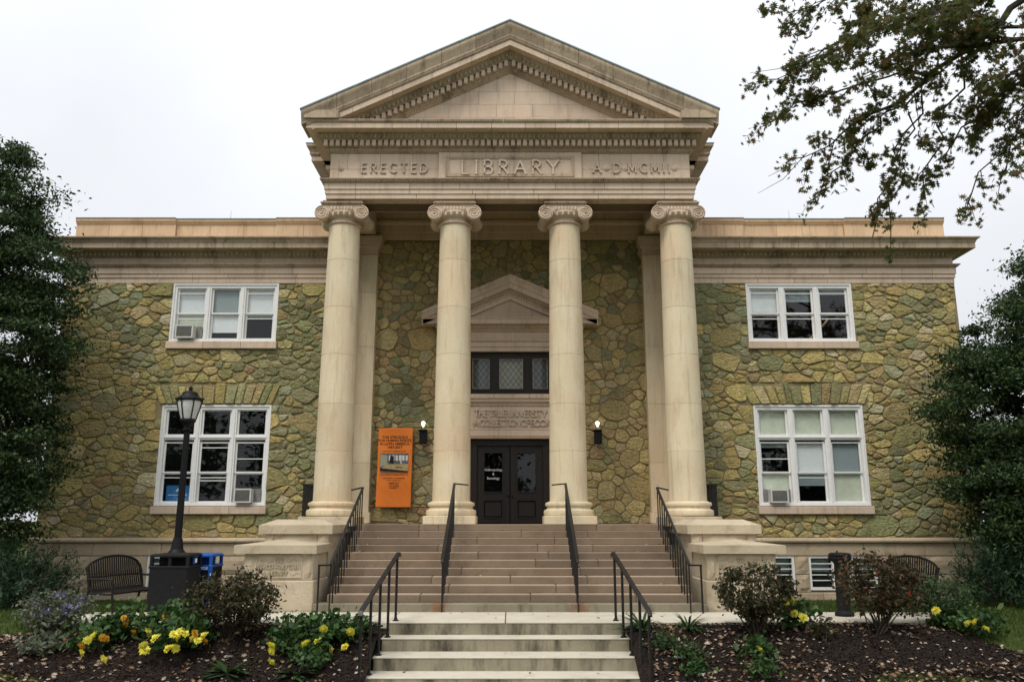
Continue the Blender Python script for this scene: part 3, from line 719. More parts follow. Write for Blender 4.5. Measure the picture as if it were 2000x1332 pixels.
# --- windows ---
def rectf(mb, x0, x1, z0, z1, t, y0, y1, tb=None, tt=None):
    tb = tb or t; tt = tt or t
    mb.box(x0, x1, y0, y1, z1 - tt, z1); mb.box(x0, x1, y0, y1, z0, z0 + tb); mb.box(x0, x0 + t, y0, y1, z0 + tb, z1 - tt); mb.box(x1 - t, x1, y0, y1, z0 + tb, z1 - tt)
def window(x0, x1, z0, z1, rows, shades, sill_z):
    """three bays; rows = [(z0, z1, mesh depth)] from the top; shades[(bay, row)] = (material, share covered from the top)"""
    Y = WALL_Y
    mb = MB(); mb.box(x0, x1, Y + .04, Y + .24, z1 - .13, z1 - .002); mb.box(x0, x1, Y + .03, Y + .24, z0 + .015, z0 + .10)
    mb.box(x0, x0 + .10, Y + .04, Y + .24, z0 + .10, z1 - .13); mb.box(x1 - .10, x1, Y + .04, Y + .24, z0 + .10, z1 - .13)
    bw = (x1 - x0 - .20 - 2 * .15) / 3; bays = []
    for k in range(3):
        a = x0 + .10 + k * (bw + .15); bays.append((a, a + bw))
        if k < 2:
            mb.box(a + bw, a + bw + .15, Y + .045, Y + .24, z0 + .10, z1 - .13); mb.box(a + bw + .045, a + bw + .105, Y + .022, Y + .045, z0 + .10, z1 - .13)
    rectf(mb, x0 - .012, x1 + .012, z0 + .012, z1 - .001, .05, Y + .012, Y + .04)
    fixed = len(rows) == 3
    if fixed: mb.box(x0 + .1, x1 - .1, Y + .05, Y + .24, rows[0][0] - .15, rows[0][0] - .012)
    wo = part(mb, 'window', 'white_paint')
    if fixed:
        for a, b_ in bays: MB().box(a - .02, b_ + .02, Y + .02, Y + .05, rows[0][0] - .10, rows[0][0] - .065).build('drip_rail', 'white_paint', wo)
    for bi, (a, b_) in enumerate(bays):
        for ri, (q0, q1) in enumerate(rows):
            yo = .10 if (ri == len(rows) - 2 or (fixed and ri == 0)) else .14
            sb = MB(); rectf(sb, a + .002, b_ - .002, q0 - .04, q1 + .04, .05, Y + yo, Y + yo + .035, .042, .042)
            so = sb.build('sash', 'white_paint', wo)
            MB().add([(a + .05, Y + yo + .016, q0), (b_ - .05, Y + yo + .016, q0), (b_ - .05, Y + yo + .016, q1), (a + .05, Y + yo + .016, q1)], [(0, 1, 2, 3)]).build('pane', 'glass', wo, fix=False)
            if (bi, ri) in shades:
                mt, sh = shades[bi, ri]; MB().box(a + .03, b_ - .03, Y + .188, Y + .191, q1 - (q1 - q0) * sh, q1 + .03).build('shade_and_reflection', mt, wo)
    sp = (x0 - .06, x1 + .06); cuts_ = [sp[0], sp[0] + (sp[1] - sp[0]) * .34, sp[0] + (sp[1] - sp[0]) * .68, sp[1]]
    for a, b_ in zip(cuts_, cuts_[1:]): MB().cbox(a + .003, b_ - .003, Y - .085, Y + .06, sill_z, sill_z + .205, .012).build('sill_stone', 'trim_stone', wo)
    rm = MB(); rm.box(x0, x1, Y + 2.4, Y + 2.5, z0 - .3, z1); rm.box(x0 - .1, x0, Y + .36, Y + 2.5, z0 - .3, z1); rm.box(x1, x1 + .1, Y + .36, Y + 2.5, z0 - .3, z1); rm.box(x0, x1, Y + .36, Y + 2.4, z0 - .4, z0 - .3); rm.box(x0, x1, Y + .36, Y + 2.4, z1, z1 + .1)
    rm.build('room_interior', 'dark_room', wo)
    return wo, bays
UR = [(7.43, 8.10), (6.70, 7.36)]; LR = [(4.02, 4.66), (3.02, 3.78), (2.24, 2.95)]
wUL, bUL = window(*WIN[-1], 6.57, 8.262, UR, {(0, 0): ('shade_white', 1), (0, 1): ('shade_cream', .6), (1, 0): ('shade_reflection_grey', 1), (1, 1): ('shade_white', .74), (2, 0): ('shade_white', 1), (2, 1): ('shade_reflection_grey', .1)}, 6.37)  # middle upper sash: grey sheet paints a dull reflection, no shade hangs there
wUR, bUR = window(*WIN[1], 6.57, 8.262, UR, {(0, 0): ('shade_white', .95), (1, 0): ('shade_reflection_grey', .5), (2, 0): ('shade_reflection_grey', .2)}, 6.37)
wLL, bLL = window(*WIN[-1], 2.11, 4.815, LR, {}, 1.90)
wLR, bLR = window(*WIN[1], 2.11, 4.815, LR, {(0, 0): ('shade_cream', 1), (1, 0): ('shade_cream', 1), (2, 0): ('shade_cream', 1), (0, 1): ('shade_reflection_grey', .15), (0, 2): ('shade_cream', 1), (1, 1): ('shade_white', 1), (1, 2): ('shade_reflection_grey', .42), (2, 1): ('shade_reflection_grey', 1), (2, 2): ('shade_cream', 1)}, 1.90)
def bars(wo, bay, zs):
    for z in zs: MB().box(bay[0] + .05, bay[1] - .05, WALL_Y + .09, WALL_Y + .112, z - .011, z + .011).build('storm_rail', 'white_paint', wo)
for k in (0, 2): bars(wUL, bUL[k], (7.985, 7.25))
for k in (0, 1, 2): bars(wUR, bUR[k], (7.985 if k else 8.0, 7.25))
bars(wLL, bLL[1], (3.66, 2.86, 2.78)); bars(wLL, bLL[2], (3.36,)); bars(wLL, bLL[0], (2.86,)); bars(wLR, bLR[0], (3.36,)); bars(wLR, bLR[1], (2.86,))
def ac(bay, z0, z1, xa, xb, label):
    t = thing('air_conditioner', label, 'air conditioner', ((xa + xb) / 2, WALL_Y - .05, z0))
    Y = WALL_Y - .16
    f = MB(); f.box(xa, xb, Y + .02, WALL_Y + .16, z0, z1); f.build('casing', 'ac_white', t)
    g = MB(); rectf(g, xa - .004, xb + .004, z0 - .004, z1 + .004, .035, Y, Y + .03); g.build('front_frame', 'ac_white', t)
    MB().box(xa + .03, xb - .03, Y + .012, Y + .019, z0 + .03, z1 - .03).build('grille_back', 'dull_black', t)
    k = 11
    for i in range(k): z = z0 + .045 + (z1 - z0 - .09) * i / (k - 1); MB().box(xa + .03, xb - .03, Y + .004, Y + .014, z - .008, z + .008).build('louvre', 'grille', t)
    for a, b_ in ((bay[0] + .05, xa - .006), (xb + .006, bay[1] - .05)):
        if b_ - a > .03: MB().box(a, b_, WALL_Y + .10, WALL_Y + .12, z0 - .01, z1 + .01).build('side_panel', 'grille', t)
ac(bUL[0], 6.66, 7.02, bUL[0][0] + .12, bUL[0][0] + .60, 'white window air conditioner in the upper window of the wing beside the street lamp')
ac(bLL[2], 2.20, 2.56, bLL[2][0] + .13, bLL[2][0] + .58, 'white window air conditioner in the lower window behind the street lamp')
ac(bLR[0], 2.20, 2.54, bLR[0][0] + .16, bLR[0][0] + .62, 'white window air conditioner in the lower window behind the smoking urn')
sg = thing('window_sign', 'small blue sign with a pale emblem behind the glass of a dark lower window', 'sign', (bLL[0][0] + .35, WALL_Y + .2, 2.24))
x = bLL[0][0] + .12
MB().box(x, x + .62, WALL_Y + .20, WALL_Y + .206, 2.24, 2.66).build('sheet', 'blue_poster', sg)
hb = MB()
for a in range(3): hb.prism([(x + .25 + .045 * a, 2.50 + .012 * a), (x + .28 + .045 * a, 2.49 + .012 * a), (x + .34 + .03 * a, 2.57 + .008 * a), (x + .31 + .03 * a, 2.59 + .008 * a)], WALL_Y + .194, WALL_Y + .199)
hb.box(x + .06, x + .56, WALL_Y + .195, WALL_Y + .199, 2.40, 2.415); hb.box(x + .3, x + .56, WALL_Y + .195, WALL_Y + .199, 2.29, 2.30); hb.build('emblem', 'print_white', sg)
o = MB().tube([(bUR[1][0] + .62, WALL_Y + .30, 6.62), (bUR[2][0] + .32, WALL_Y + .34, 7.28)], .025, 6).build('wood_prop', 'wood_prop'); setp(o, 'wooden stick leaning inside an upper window', 'stick')

# --- porch floor, piers ---
part(MB().box(-3.9, 3.9, 20.3, 23.02, 1.2, 1.644), 'porch_floor', 'brownstone')
for s in (-1, 1): part(MB().box(*sorted((3.9 * s, 5.25 * s)), 21.5, 23.0, -.3, 1.66), 'porch_base', 'basement_stone')
for s, lab in ((-1, 'stepped stone pier carved with a library name, left of the entrance stairs'), (1, 'stepped stone pier carved with a library name, right of the entrance stairs')):
    pr = thing('stair_pier', lab, 'pier', (4.65 * s, 17.2, 0), group='carved piers flanking the stairs')
    def px(a, b_): return sorted((a * s, b_ * s))
    # lower pier
    a, b_ = px(3.87, 5.36); MB().cbox(a, b_, 16.66, 17.95, -.1, .585, .02).build('concrete_base', 'old_concrete' if 0 else 'pier_stone', pr)
    body = MB().cbox(*px(3.92, 5.30), 16.74, 17.95, .59, 1.10, .01).build('die', 'pier_stone', pr)
    for q0, q1 in ((3.93, 4.10), (5.10, 5.295)):
        a, b_ = px(q0, q1); rock_block(a, b_, 16.738, .62, 1.08, random.Random(8), .05).build('rock_face', 'pier_stone', body)
    a, b_ = px(4.14, 5.06); f = MB(); rectf(f, a, b_, .63, 1.07, .018, 16.722, 16.75); f.build('panel_frame', 'pier_stone', body)
    cxp = (a + b_) / 2
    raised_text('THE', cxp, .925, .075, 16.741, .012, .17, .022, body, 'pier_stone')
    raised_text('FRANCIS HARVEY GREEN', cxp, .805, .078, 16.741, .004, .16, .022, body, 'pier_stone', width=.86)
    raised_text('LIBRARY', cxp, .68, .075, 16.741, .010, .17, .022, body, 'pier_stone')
    sw = MB()
    for sx, zz, k in ((-1, .955, 1), (1, .955, 1), (-1, .71, .8), (1, .71, .8)):
        pts = [(cxp + sx * ((.14 if zz > .8 else .24) + u * .22 * k), 16.737, zz + .024 * math.sin(u * 6.28) * -sx * sx) for u in np.linspace(0, 1, 14)]
        sw.tube(pts, .009, 5)
    sw.build('scroll_ornament', 'pier_stone', body, kind='stuff')
    a, b_ = px(3.84, 5.48)
    cap = MB(); x0, x1, y0, y1 = a, b_, 16.62, 18.0; xm, ym = (a + b_) / 2, 17.3
    v = [(x0, y0, 1.10), (x1, y0, 1.10), (x1, y1, 1.10), (x0, y1, 1.10), (x0, y0, 1.262), (x1, y0, 1.262), (x1, y1, 1.262), (x0, y1, 1.262), (xm, ym, 1.365)]
    cap.add(v, [(0, 1, 5, 4), (1, 2, 6, 5), (2, 3, 7, 6), (3, 0, 4, 7), (4, 5, 8), (5, 6, 8), (6, 7, 8), (7, 4, 8), (3, 2, 1, 0)]).build('cap', 'pier_stone', pr)
    # upper pier under the outer column
    MB().box(*px(3.92, 5.30), 18.06, 21.4, -.1, 1.16).build('upper_core', 'pier_stone', pr)
    for q0, q1 in ((3.92, 4.16), (4.17, 5.10), (5.11, 5.30)):
        a, b_ = px(q0, q1); rock_block(a, b_, 18.05, 1.165, 1.455, random.Random(int(q0 * 9)), .04).build('rock_face', 'pier_stone', pr)
    MB().box(*px(3.93, 5.29), 18.12, 21.3, 1.165, 1.455).build('upper_die', 'pier_stone', pr)
    a, b_ = px(3.83, 5.42); cap = MB(); v = []
    for (i_, zz) in ((0, 1.46), (0, 1.645), (.28, 1.765)): v += [(a + i_, 17.97 + i_ * 1.3, zz), (b_ - i_, 17.97 + i_ * 1.3, zz), (b_ - i_, 21.4, zz), (a + i_, 21.4, zz)]
    cap.add(v, [(3, 2, 1, 0)] + [(k * 4 + i, k * 4 + (i + 1) % 4, k * 4 + 4 + (i + 1) % 4, k * 4 + 4 + i) for k in (0, 1) for i in range(4)] + [(8, 9, 10, 11)]).build('cap', 'pier_stone', pr)
    MB().cbox(*px(3.72, 5.05), 19.75, 21.15, 1.60, 1.83, .012).build('column_block', 'pier_stone', pr)

# --- columns ---
CZ0, CZT = 1.845, 9.95
def ent_r(z):
    t = (z - 2.2) / (9.3 - 2.2); return .468 - .066 * max(0, t) ** 1.35
def column(cx, cy=20.42, plinth=True):
    base = MB()
    base.lathe([(.60, 1.845), (.615, 1.87), (.62, 1.92), (.615, 1.97), (.60, 1.99), (.565, 1.995), (.56, 2.005), (.535, 2.03), (.53, 2.055), (.545, 2.075), (.55, 2.085), (.575, 2.09), (.582, 2.12), (.575, 2.155), (.55, 2.172), (.51, 2.175), (.505, 2.195), (.48, 2.20), (.0, 2.20)], (cx, cy, 0), 40)
    if plinth: base.cbox(cx - .63, cx + .63, cy - .63, cy + .63, 1.646, 1.846, .012)
    col = part(base, 'column', 'limestone'); soft(col, 30)
    js = [2.20, 3.404, 4.576, 5.831, 7.066, 8.333, 9.30]
    for a, b_ in zip(js, js[1:]):
        m_ = MB(); prof = [(ent_r(a) - .008, a), (ent_r(a), a + .008)] + [(ent_r(a + (b_ - a) * t), a + (b_ - a) * t) for t in (.33, .66)] + [(ent_r(b_), b_ - .006), (ent_r(b_) - .008, b_)]
        soft(m_.lathe(prof, (cx, cy, 0), 40).build('drum', 'limestone', col), 15)
    cap = MB(); r_ = ent_r(9.3)
    cap.lathe([(r_ - .01, 9.30), (r_ + .035, 9.315), (r_ + .05, 9.335), (r_ + .035, 9.355), (r_ + .01, 9.36), (r_ + .01, 9.44), (r_ + .04, 9.46), (r_ + .12, 9.52), (r_ + .15, 9.58), (r_ + .14, 9.62), (0, 9.62)], (cx, cy, 0), 32)
    # echinus leaves and the channel between the volutes
    for i in range(22):
        a = 2 * math.pi * i / 22; cap.egg((cx + (r_ + .115) * math.cos(a), cy + (r_ + .115) * math.sin(a), 9.535), .045, .045, .075)
    for i in range(-3, 4): cap.egg((cx + i * .085, cy - .505, 9.665), .033, .03, .075)
    co = cap.build('capital', 'trim_stone', col); soft(co, 40)
    ab = MB()
    for sy in (-1, 1): ab.box(cx - .52, cx + .52, min(cy + sy * .36, cy + sy * .47), max(cy + sy * .36, cy + sy * .47), 9.60, 9.775)
    ab.box(cx - .5, cx + .5, cy - .36, cy + .36, 9.62, 9.775); ab.build('channel', 'trim_stone', col)
    aa = MB().sweep([(-.2, 9.777), (.0, 9.777), (.02, 9.80), (.05, 9.815), (.055, 9.86), (-.2, 9.86)], [(cx - .50, cy + .45), (cx - .50, cy - .47), (cx + .50, cy - .47), (cx + .50, cy + .45)])
    aa.box(cx - .52, cx + .52, cy - .4, cy + .5, 9.78, 9.945)
    for i in range(14): aa.egg((cx - .49 + .98 * i / 13, cy - .52, 9.84), .026, .02, .03, 5)
    aa.build('abacus', 'grimy_shaded_trim', col)
    for sx in (-1, 1):
        vx, vz = cx + sx * .515, 9.572
        vo = MB()
        # bolster: a spool from the front volute to the rear one
        vo.lathe([(.0, -.475), (.188, -.475), (.197, -.44), (.185, -.36), (.135, -.20), (.115, -.05), (.135, 0), (.115, .05), (.135, .20), (.185, .36), (.197, .44), (.188, .475), (0, .475)], (vx, cy, vz), 22, 'y')
        vv = vo.build('volute', 'trim_stone', col); soft(vv, 40)
        sp = MB()
        for sy in (-1, 1):
            pts = []
            for k in range(34):
                t = k / 33; a = (math.pi / 2 if sx > 0 else math.pi / 2) - sx * t * 2.6 * 2 * math.pi; rr = .176 * (1 - t) ** .85 + .012
                pts.append((vx + rr * math.cos(a), cy + sy * .482, vz + rr * math.sin(a)))
            sp.tube(pts, .023, 5, .011)
            sp.egg((vx, cy + sy * .48, vz), .03, .03, .03, 8)
        sp.build('spiral', 'trim_stone', col, kind='stuff', fix=False)
for cx, pl in ((-4.39, False), (-1.45, True), (1.45, True), (4.39, False)): column(cx, plinth=pl)

# --- antae ---
for s in (-1, 1):
    a, b_ = sorted((3.89 * s, 4.72 * s))
    an = part(MB().box(a + .02, b_ - .02, 22.82, 23.02, 1.65, 9.4), 'anta', 'joint')
    js = [1.66, 1.95, 3.3, 4.95, 6.6, 8.2, 9.36]
    for q, (z0, z1) in enumerate(zip(js, js[1:])): MB().cbox(a - (.05 if q == 0 else 0), b_ + .05 * (q == 0), 22.76 - .05 * (q == 0), 23.0, z0 + .002, z1 - .002, .006).build('anta_block', 'limestone', an)
    MB().sweep(closed([(.0, 9.37), (.03, 9.38), (.03, 9.42), (.01, 9.43), (.01, 9.52), (.06, 9.55), (.09, 9.62), (.09, 9.66), (.13, 9.68), (.14, 9.84), (.14, 9.90)], -.2), [(a, 23), (a, 22.76), (b_, 22.76), (b_, 23)]).build('anta_capital', 'trim_stone', an)
    e = MB()
    for i in range(9): e.egg((a + .03 + (b_ - a - .06) * i / 8, 22.68, 9.60), .034, .03, .05)
    e.build('egg_moulding', 'trim_stone', an, kind='stuff', fix=False)

# --- portico entablature ---
HW = 4.76
ent = part(MB().box(-HW + .1, HW - .1, FRONT_Y + .08, FRONT_Y + .86, 9.955, 11.9), 'portico_entablature', 'joint')
r_ = random.Random(4)
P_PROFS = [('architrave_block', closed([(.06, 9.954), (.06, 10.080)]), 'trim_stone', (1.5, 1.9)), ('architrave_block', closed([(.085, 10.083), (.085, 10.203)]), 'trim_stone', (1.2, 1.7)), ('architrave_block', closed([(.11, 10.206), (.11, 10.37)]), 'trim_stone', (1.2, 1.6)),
 ('architrave_crown', closed([(.12, 10.372), (.16, 10.40), (.18, 10.43), (.21, 10.44), (.215, 10.472)]), 'grimy_shaded_trim', (3, 4)), 
 ('bed_mould', closed([(.01, 11.245), (.03, 11.26), (.075, 11.31), (.10, 11.345), (.10, 11.372)]), 'grimy_shaded_trim', (3, 4)),
 ('dentil_band', closed([(.13, 11.374), (.13, 11.545)]), 'grimy_shaded_trim', (3, 4)), ('egg_band', closed([(.20, 11.547), (.215, 11.57), (.25, 11.64), (.30, 11.70), (.30, 11.714)]), 'grimy_shaded_trim', (3, 4)),
 ('corona_block', closed([(.55, 11.716), (.55, 11.858)]), 'trim_stone', (.75, 1.0)), ('corona_bead', closed([(.56, 11.860), (.585, 11.89), (.60, 11.915), (.60, 11.945)]), 'grimy_shaded_trim', (3, 4))]
for nm, pr, mt, ln in P_PROFS:
    run(ent, pr, -HW + .72, HW - .72, FRONT_Y, ln, mt, nm, r_, .010)
    for s in (-1, 1):
        path_ = [(-HW, 21.9), (-HW, FRONT_Y), (-HW + .715, FRONT_Y)] if s < 0 else [(HW - .715, FRONT_Y), (HW, FRONT_Y), (HW, 21.9)]
        MB().sweep(pr, path_).build(nm, mt, ent)
# frieze blocks in two courses
for z0, z1, off in ((10.475, 10.80, 0), (10.803, 11.243, .4)):
    for lo, hi in ((-HW, -1.90), (1.90, HW)):
        x = lo
        while x < hi - .01:
            e = x + (.86 if x > lo else .86 - off)
            if e > hi - .3: e = hi
            MB().cbox(x + .003, e - .003, FRONT_Y, FRONT_Y + .3, z0 + .002, z1, .005).build('frieze_block', 'trim_stone', ent); x = e
for s in (-1, 1): MB().box(*sorted((s * (HW - .002), s * (HW - .28))), FRONT_Y + .31, 21.9, 10.475, 11.243).build('frieze_return', 'trim_stone', ent)
for k in range(6): MB().cbox(-1.897 + 3.794 * k / 6 + .002, -1.897 + 3.794 * (k + 1) / 6 - .002, FRONT_Y - .04, FRONT_Y + .3, 10.475, 11.30, .004).build('name_panel_block', 'trim_stone', ent)
f = MB(); rectf(f, -1.70, 1.70, 10.58, 11.16, .085, FRONT_Y - .065, FRONT_Y - .03)
for i in range(52): f.egg((-1.66 + 3.32 * i / 51, FRONT_Y - .066, 11.12), .026, .016, .022, 5)
for i in range(8):
    for s in (-1, 1): f.egg((s * 1.66, FRONT_Y - .066, 10.62 + .06 * i), .022, .016, .026, 5)
f.build('name_panel_frame', 'grimy_shaded_trim', ent)
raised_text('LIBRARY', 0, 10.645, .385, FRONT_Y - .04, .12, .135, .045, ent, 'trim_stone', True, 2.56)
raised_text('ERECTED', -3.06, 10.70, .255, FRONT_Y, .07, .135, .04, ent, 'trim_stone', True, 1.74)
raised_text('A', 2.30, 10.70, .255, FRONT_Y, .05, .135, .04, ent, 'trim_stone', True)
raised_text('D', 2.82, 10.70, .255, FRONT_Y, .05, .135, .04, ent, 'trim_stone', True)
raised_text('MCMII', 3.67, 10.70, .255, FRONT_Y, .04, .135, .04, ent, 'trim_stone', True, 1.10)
for x in (-4.47, 2.55, 3.05, 4.36):
    ro = MB().lathe([(.075, 0), (.075, -.02), (.05, -.035), (.045, -.022), (.02, -.04), (0, -.045)], (x, FRONT_Y, 10.83), 12, 'y'); ro.build('rosette', 'trim_stone', ent)
# dentils: one block copied along the cornice
dent = MB().box(-.048, .048, -.10, .0, -.150, .0).build('dentil', 'trim_stone', ent); dent.location = (-4.86, FRONT_Y - .13, 11.533)
nd = 62
for i in range(1, nd): clone(dent, (-4.86 + 9.72 * i / (nd - 1), FRONT_Y - .13, 11.533), ent)
eg = MB()
for i in range(86): eg.egg((-4.95 + 9.90 * i / 85, FRONT_Y - .262, 11.63), .037, .036, .068)
for i in range(150): eg.egg((-4.85 + 9.7 * i / 149, FRONT_Y - .06, 11.30), .02, .02, .035, 5)
for i in range(150): eg.egg((-4.92 + 9.84 * i / 149, FRONT_Y - .175, 10.408), .02, .02, .026, 5)
for i in range(170): eg.egg((-5.3 + 10.6 * i / 169, FRONT_Y - .585, 11.888), .018, .014, .020, 5)
part(eg, 'egg_moulding', 'grimy_shaded_trim', ent, kind='stuff', fix=False)
# beam soffit, porch ceiling and the band over the porch wall
part(MB().box(-4.6, 4.6, FRONT_Y + .32, FRONT_Y + .9, 9.957, 11.0), 'architrave_beam', 'trim_stone')
part(MB().box(-4.95, 4.95, FRONT_Y + .3, 23.4, 10.95, 11.05), 'porch_ceiling', 'trim_stone')
for s in (-1, 1): part(MB().box(*sorted((3.95 * s, 4.68 * s)), FRONT_Y + .905, 22.7, 9.957, 10.94), 'architrave_beam', 'trim_stone')
part(MB().sweep(closed([(.0, 9.90), (.0, 10.12), (.03, 10.125), (.03, 10.34), (.09, 10.38), (.10, 10.46), (.03, 10.47), (.03, 10.95)], -.4), [(-4.9, 22.97), (4.9, 22.97)]), 'wall_architrave', 'trim_stone')

# --- central block behind the portico ---
for s in (-1, 1):
    cb = part(MB().box(*sorted((5.06 * s, 4.75 * s)), WALL_Y + .05, 33.9, 8.3, 11.7), 'clerestory_wall', 'trim_stone')
    for nm, pr, mt, ln in P_PROFS:
        path_ = [(-5.10, 33.9), (-5.10, WALL_Y), (-4.3, WALL_Y)] if s < 0 else [(4.3, WALL_Y), (5.10, WALL_Y), (5.10, 33.9)]
        MB().sweep(pr, path_).build(nm, mt, cb)
    MB().sweep(closed([(.56, 11.948), (.57, 11.99), (.60, 12.06), (.68, 12.12), (.69, 12.19)]), path_).build('cyma_block', 'grimy_shaded_trim', cb)
    MB().sweep(closed([(.5, 12.192), (.70, 12.192), (.70, 12.215), (.5, 12.215)]), path_).build('flashing', 'copper_flash', cb)
    MB().box(*sorted((5.095 * s, 4.3 * s)), WALL_Y + .004, WALL_Y + .29, 10.474, 11.244).build('frieze_block', 'trim_stone', cb)
    MB().box(*sorted((5.09 * s, 4.76 * s)), WALL_Y + .3, 33.8, 10.474, 11.244).build('frieze_block', 'trim_stone', cb)

# --- pediment ---
SL = .475; AP = 14.75
ped = part(MB().prism([(-4.9, 11.93), (4.9, 11.93), (0, 13.60 + .35)], FRONT_Y + .06, FRONT_Y + .4), 'pediment', 'joint')
tri = lambda poly: clip(clip(poly, SL, 1, 13.62), -SL, 1, 13.62)
z = 11.93; row_i = 0
while z < 13.6:
    zz = z + .375; x = -4.2 + (.0 if row_i % 2 else .48)
    while x < 4.2:
        p = tri([(x + .003, z + .003), (x + .957, z + .003), (x + .957, zz - .003), (x + .003, zz - .003)])
        if len(p) > 2 and abs(area(p)) > .004: MB().prism(p, FRONT_Y, FRONT_Y + .1).build('tympanum_block', 'trim_stone', ped)
        x += .96
    z = zz; row_i += 1
def rake(prof, xa, xb, name, mat):
    """sloping moulding; prof = (out, z at the apex)"""
    m_ = MB(); k = len(prof)
    for x in (xa, xb): m_.add([(x, FRONT_Y - o_, zz - SL * abs(x)) for o_, zz in prof], [])
    m_.f = [(j, (j + 1) % k, k + (j + 1) % k, k + j) for j in range(k)] + [tuple(range(k)), tuple(range(k, 2 * k))[::-1]]; m_.m = [0] * len(m_.f)
    return m_.build(name, mat, ped)
RP = [('rake_ogee', closed([(.02, 13.60), (.05, 13.63), (.10, 13.71), (.11, 13.745)], -.2), 'grimy_shaded_trim', 3.2, 4.2), ('rake_dentil_band', closed([(.13, 13.747), (.13, 13.915)], -.2), 'grimy_shaded_trim', 3.2, 4.4), ('rake_egg_band', closed([(.20, 13.917), (.22, 13.95), (.27, 14.03), (.31, 14.09), (.31, 14.118)], -.2), 'grimy_shaded_trim', 3.2, 4.7),
      ('rake_corona', closed([(.545, 14.12), (.545, 14.272)], -.2), 'trim_stone', .95, 5.15), ('rake_bead', closed([(.55, 14.274), (.575, 14.30), (.59, 14.34), (.59, 14.362)], -.2), 'grimy_shaded_trim', 3.2, 5.3),
      ('rake_cyma', closed([(.60, 14.364), (.605, 14.42), (.64, 14.52), (.68, 14.62), (.69, 14.66), (.69, 14.748)], -.2), 'grimy_shaded_trim', .88, 5.43)]
for nm, pr, mt, ln, end in RP:
    for s in (-1, 1):
        k = max(1, round(end / ln))
        for q in range(k): rake(pr, s * (end * q / k + .004 * (q > 0)), s * (end * (q + 1) / k - .004 * (q < k - 1)), nm, mt)
for s in (-1, 1):
    rake([(.71, 14.75), (.71, 14.79), (-14, 14.79), (-14, 14.75)], 0, s * 5.46, 'roof_slope', 'copper_flash')
    for nm, pr, mt, ln in (('cyma_block', closed([(.59, 11.95), (.60, 11.99), (.63, 12.06), (.68, 12.11), (.69, 12.168)]), 'grimy_shaded_trim', 0),):
        MB().sweep(pr, [(-HW, 21.9), (-HW, FRONT_Y - .66)] if s < 0 else [(HW, FRONT_Y - .66), (HW, 21.9)]).build(nm, mt, ped)
    for i in range(29):
        x = .10 + i * .155
        if x > 4.15: break
        d = clone(dent, (s * x, FRONT_Y - .13, 13.905 - SL * x), ped); d.name = 'rake_dentil'
eg = MB()
for s in (-1, 1):
    for i in range(40):
        x = .08 + .112 * i; eg.egg((s * x, FRONT_Y - .272, 14.02 - SL * x), .036, .036, .07)
    for i in range(70): x = .03 + .06 * i; eg.egg((s * x, FRONT_Y - .08, 13.675 - SL * x), .02, .02, .032, 5)
    for i in range(84): x = .03 + .062 * i; eg.egg((s * x, FRONT_Y - .572, 14.318 - SL * x), .018, .014, .022, 5)
part(eg, 'egg_moulding', 'grimy_shaded_trim', ped, kind='stuff', fix=False)
part(MB().prism([(-5.0, 11.9), (5.0, 11.9), (0, 14.1)], 33.5, 33.8), 'rear_gable', 'mortar')

# --- doorway with its own small pediment ---
PY = 22.90
ds = part(MB().box(-1.40, 1.40, PY + .05, PORCH_Y + .3, 3.99, 5.1), 'door_surround', 'trim_stone')
for s in (-1, 1):
    for z0, z1 in ((1.65, 3.1), (3.1, 4.8), (4.8, 6.49)): MB().cbox(*sorted((s * 1.26, s * 1.76)), PY, PORCH_Y + .3, z0 + .002, z1 - .002, .008).build('jamb_stone', 'trim_stone', ds)
    co = MB()
    co.sweep([(0, 6.62), (.06, 6.64), (.16, 6.78), (.20, 7.0), (.24, 7.2), (0, 7.2)], [(s * 1.86 - .11, PY - .02), (s * 1.86 + .11, PY - .02)]); co.build('console', 'trim_stone', ds)
MB().cbox(-1.255, 1.255, PY + .0, PY + .2, 4.06, 5.0, .006).build('inscription_stone', 'trim_stone', ds)
MB().sweep(closed([(.0, 3.985), (.015, 4.0), (.03, 4.05)]), [(-1.25, PY), (1.25, PY)]).build('lintel_edge', 'trim_stone', ds)
MB().sweep(closed([(.03, 5.003), (.05, 5.03), (.06, 5.11)]), [(-1.25, PY), (1.25, PY)]).build('sill_mould', 'trim_stone', ds)
for a, b_ in ((-1.25, -.45), (-.45, .55), (.55, 1.25)): MB().cbox(a + .003, b_ - .003, PY - .09, PY + .25, 5.112, 5.24, .01).build('transom_sill', 'trim_stone', ds)
eg = MB()
for i in range(56): eg.box(-1.22 + i * .0443, -1.22 + i * .0443 + .026, PY - .025, PY + .01, 4.90, 4.955)
for i in range(90): eg.egg((-1.22 + i * .0275, PY - .003, 4.235), .009, .01, .012, 5)
eg.build('bead_moulding', 'grimy_shaded_trim', ds, kind='stuff', fix=False)
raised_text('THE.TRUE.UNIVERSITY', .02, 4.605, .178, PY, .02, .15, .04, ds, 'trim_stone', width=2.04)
raised_text('.A.COLLECTION.OF.BOOKS.', .10, 4.335, .178, PY, .02, .15, .04, ds, 'trim_stone', width=2.32)
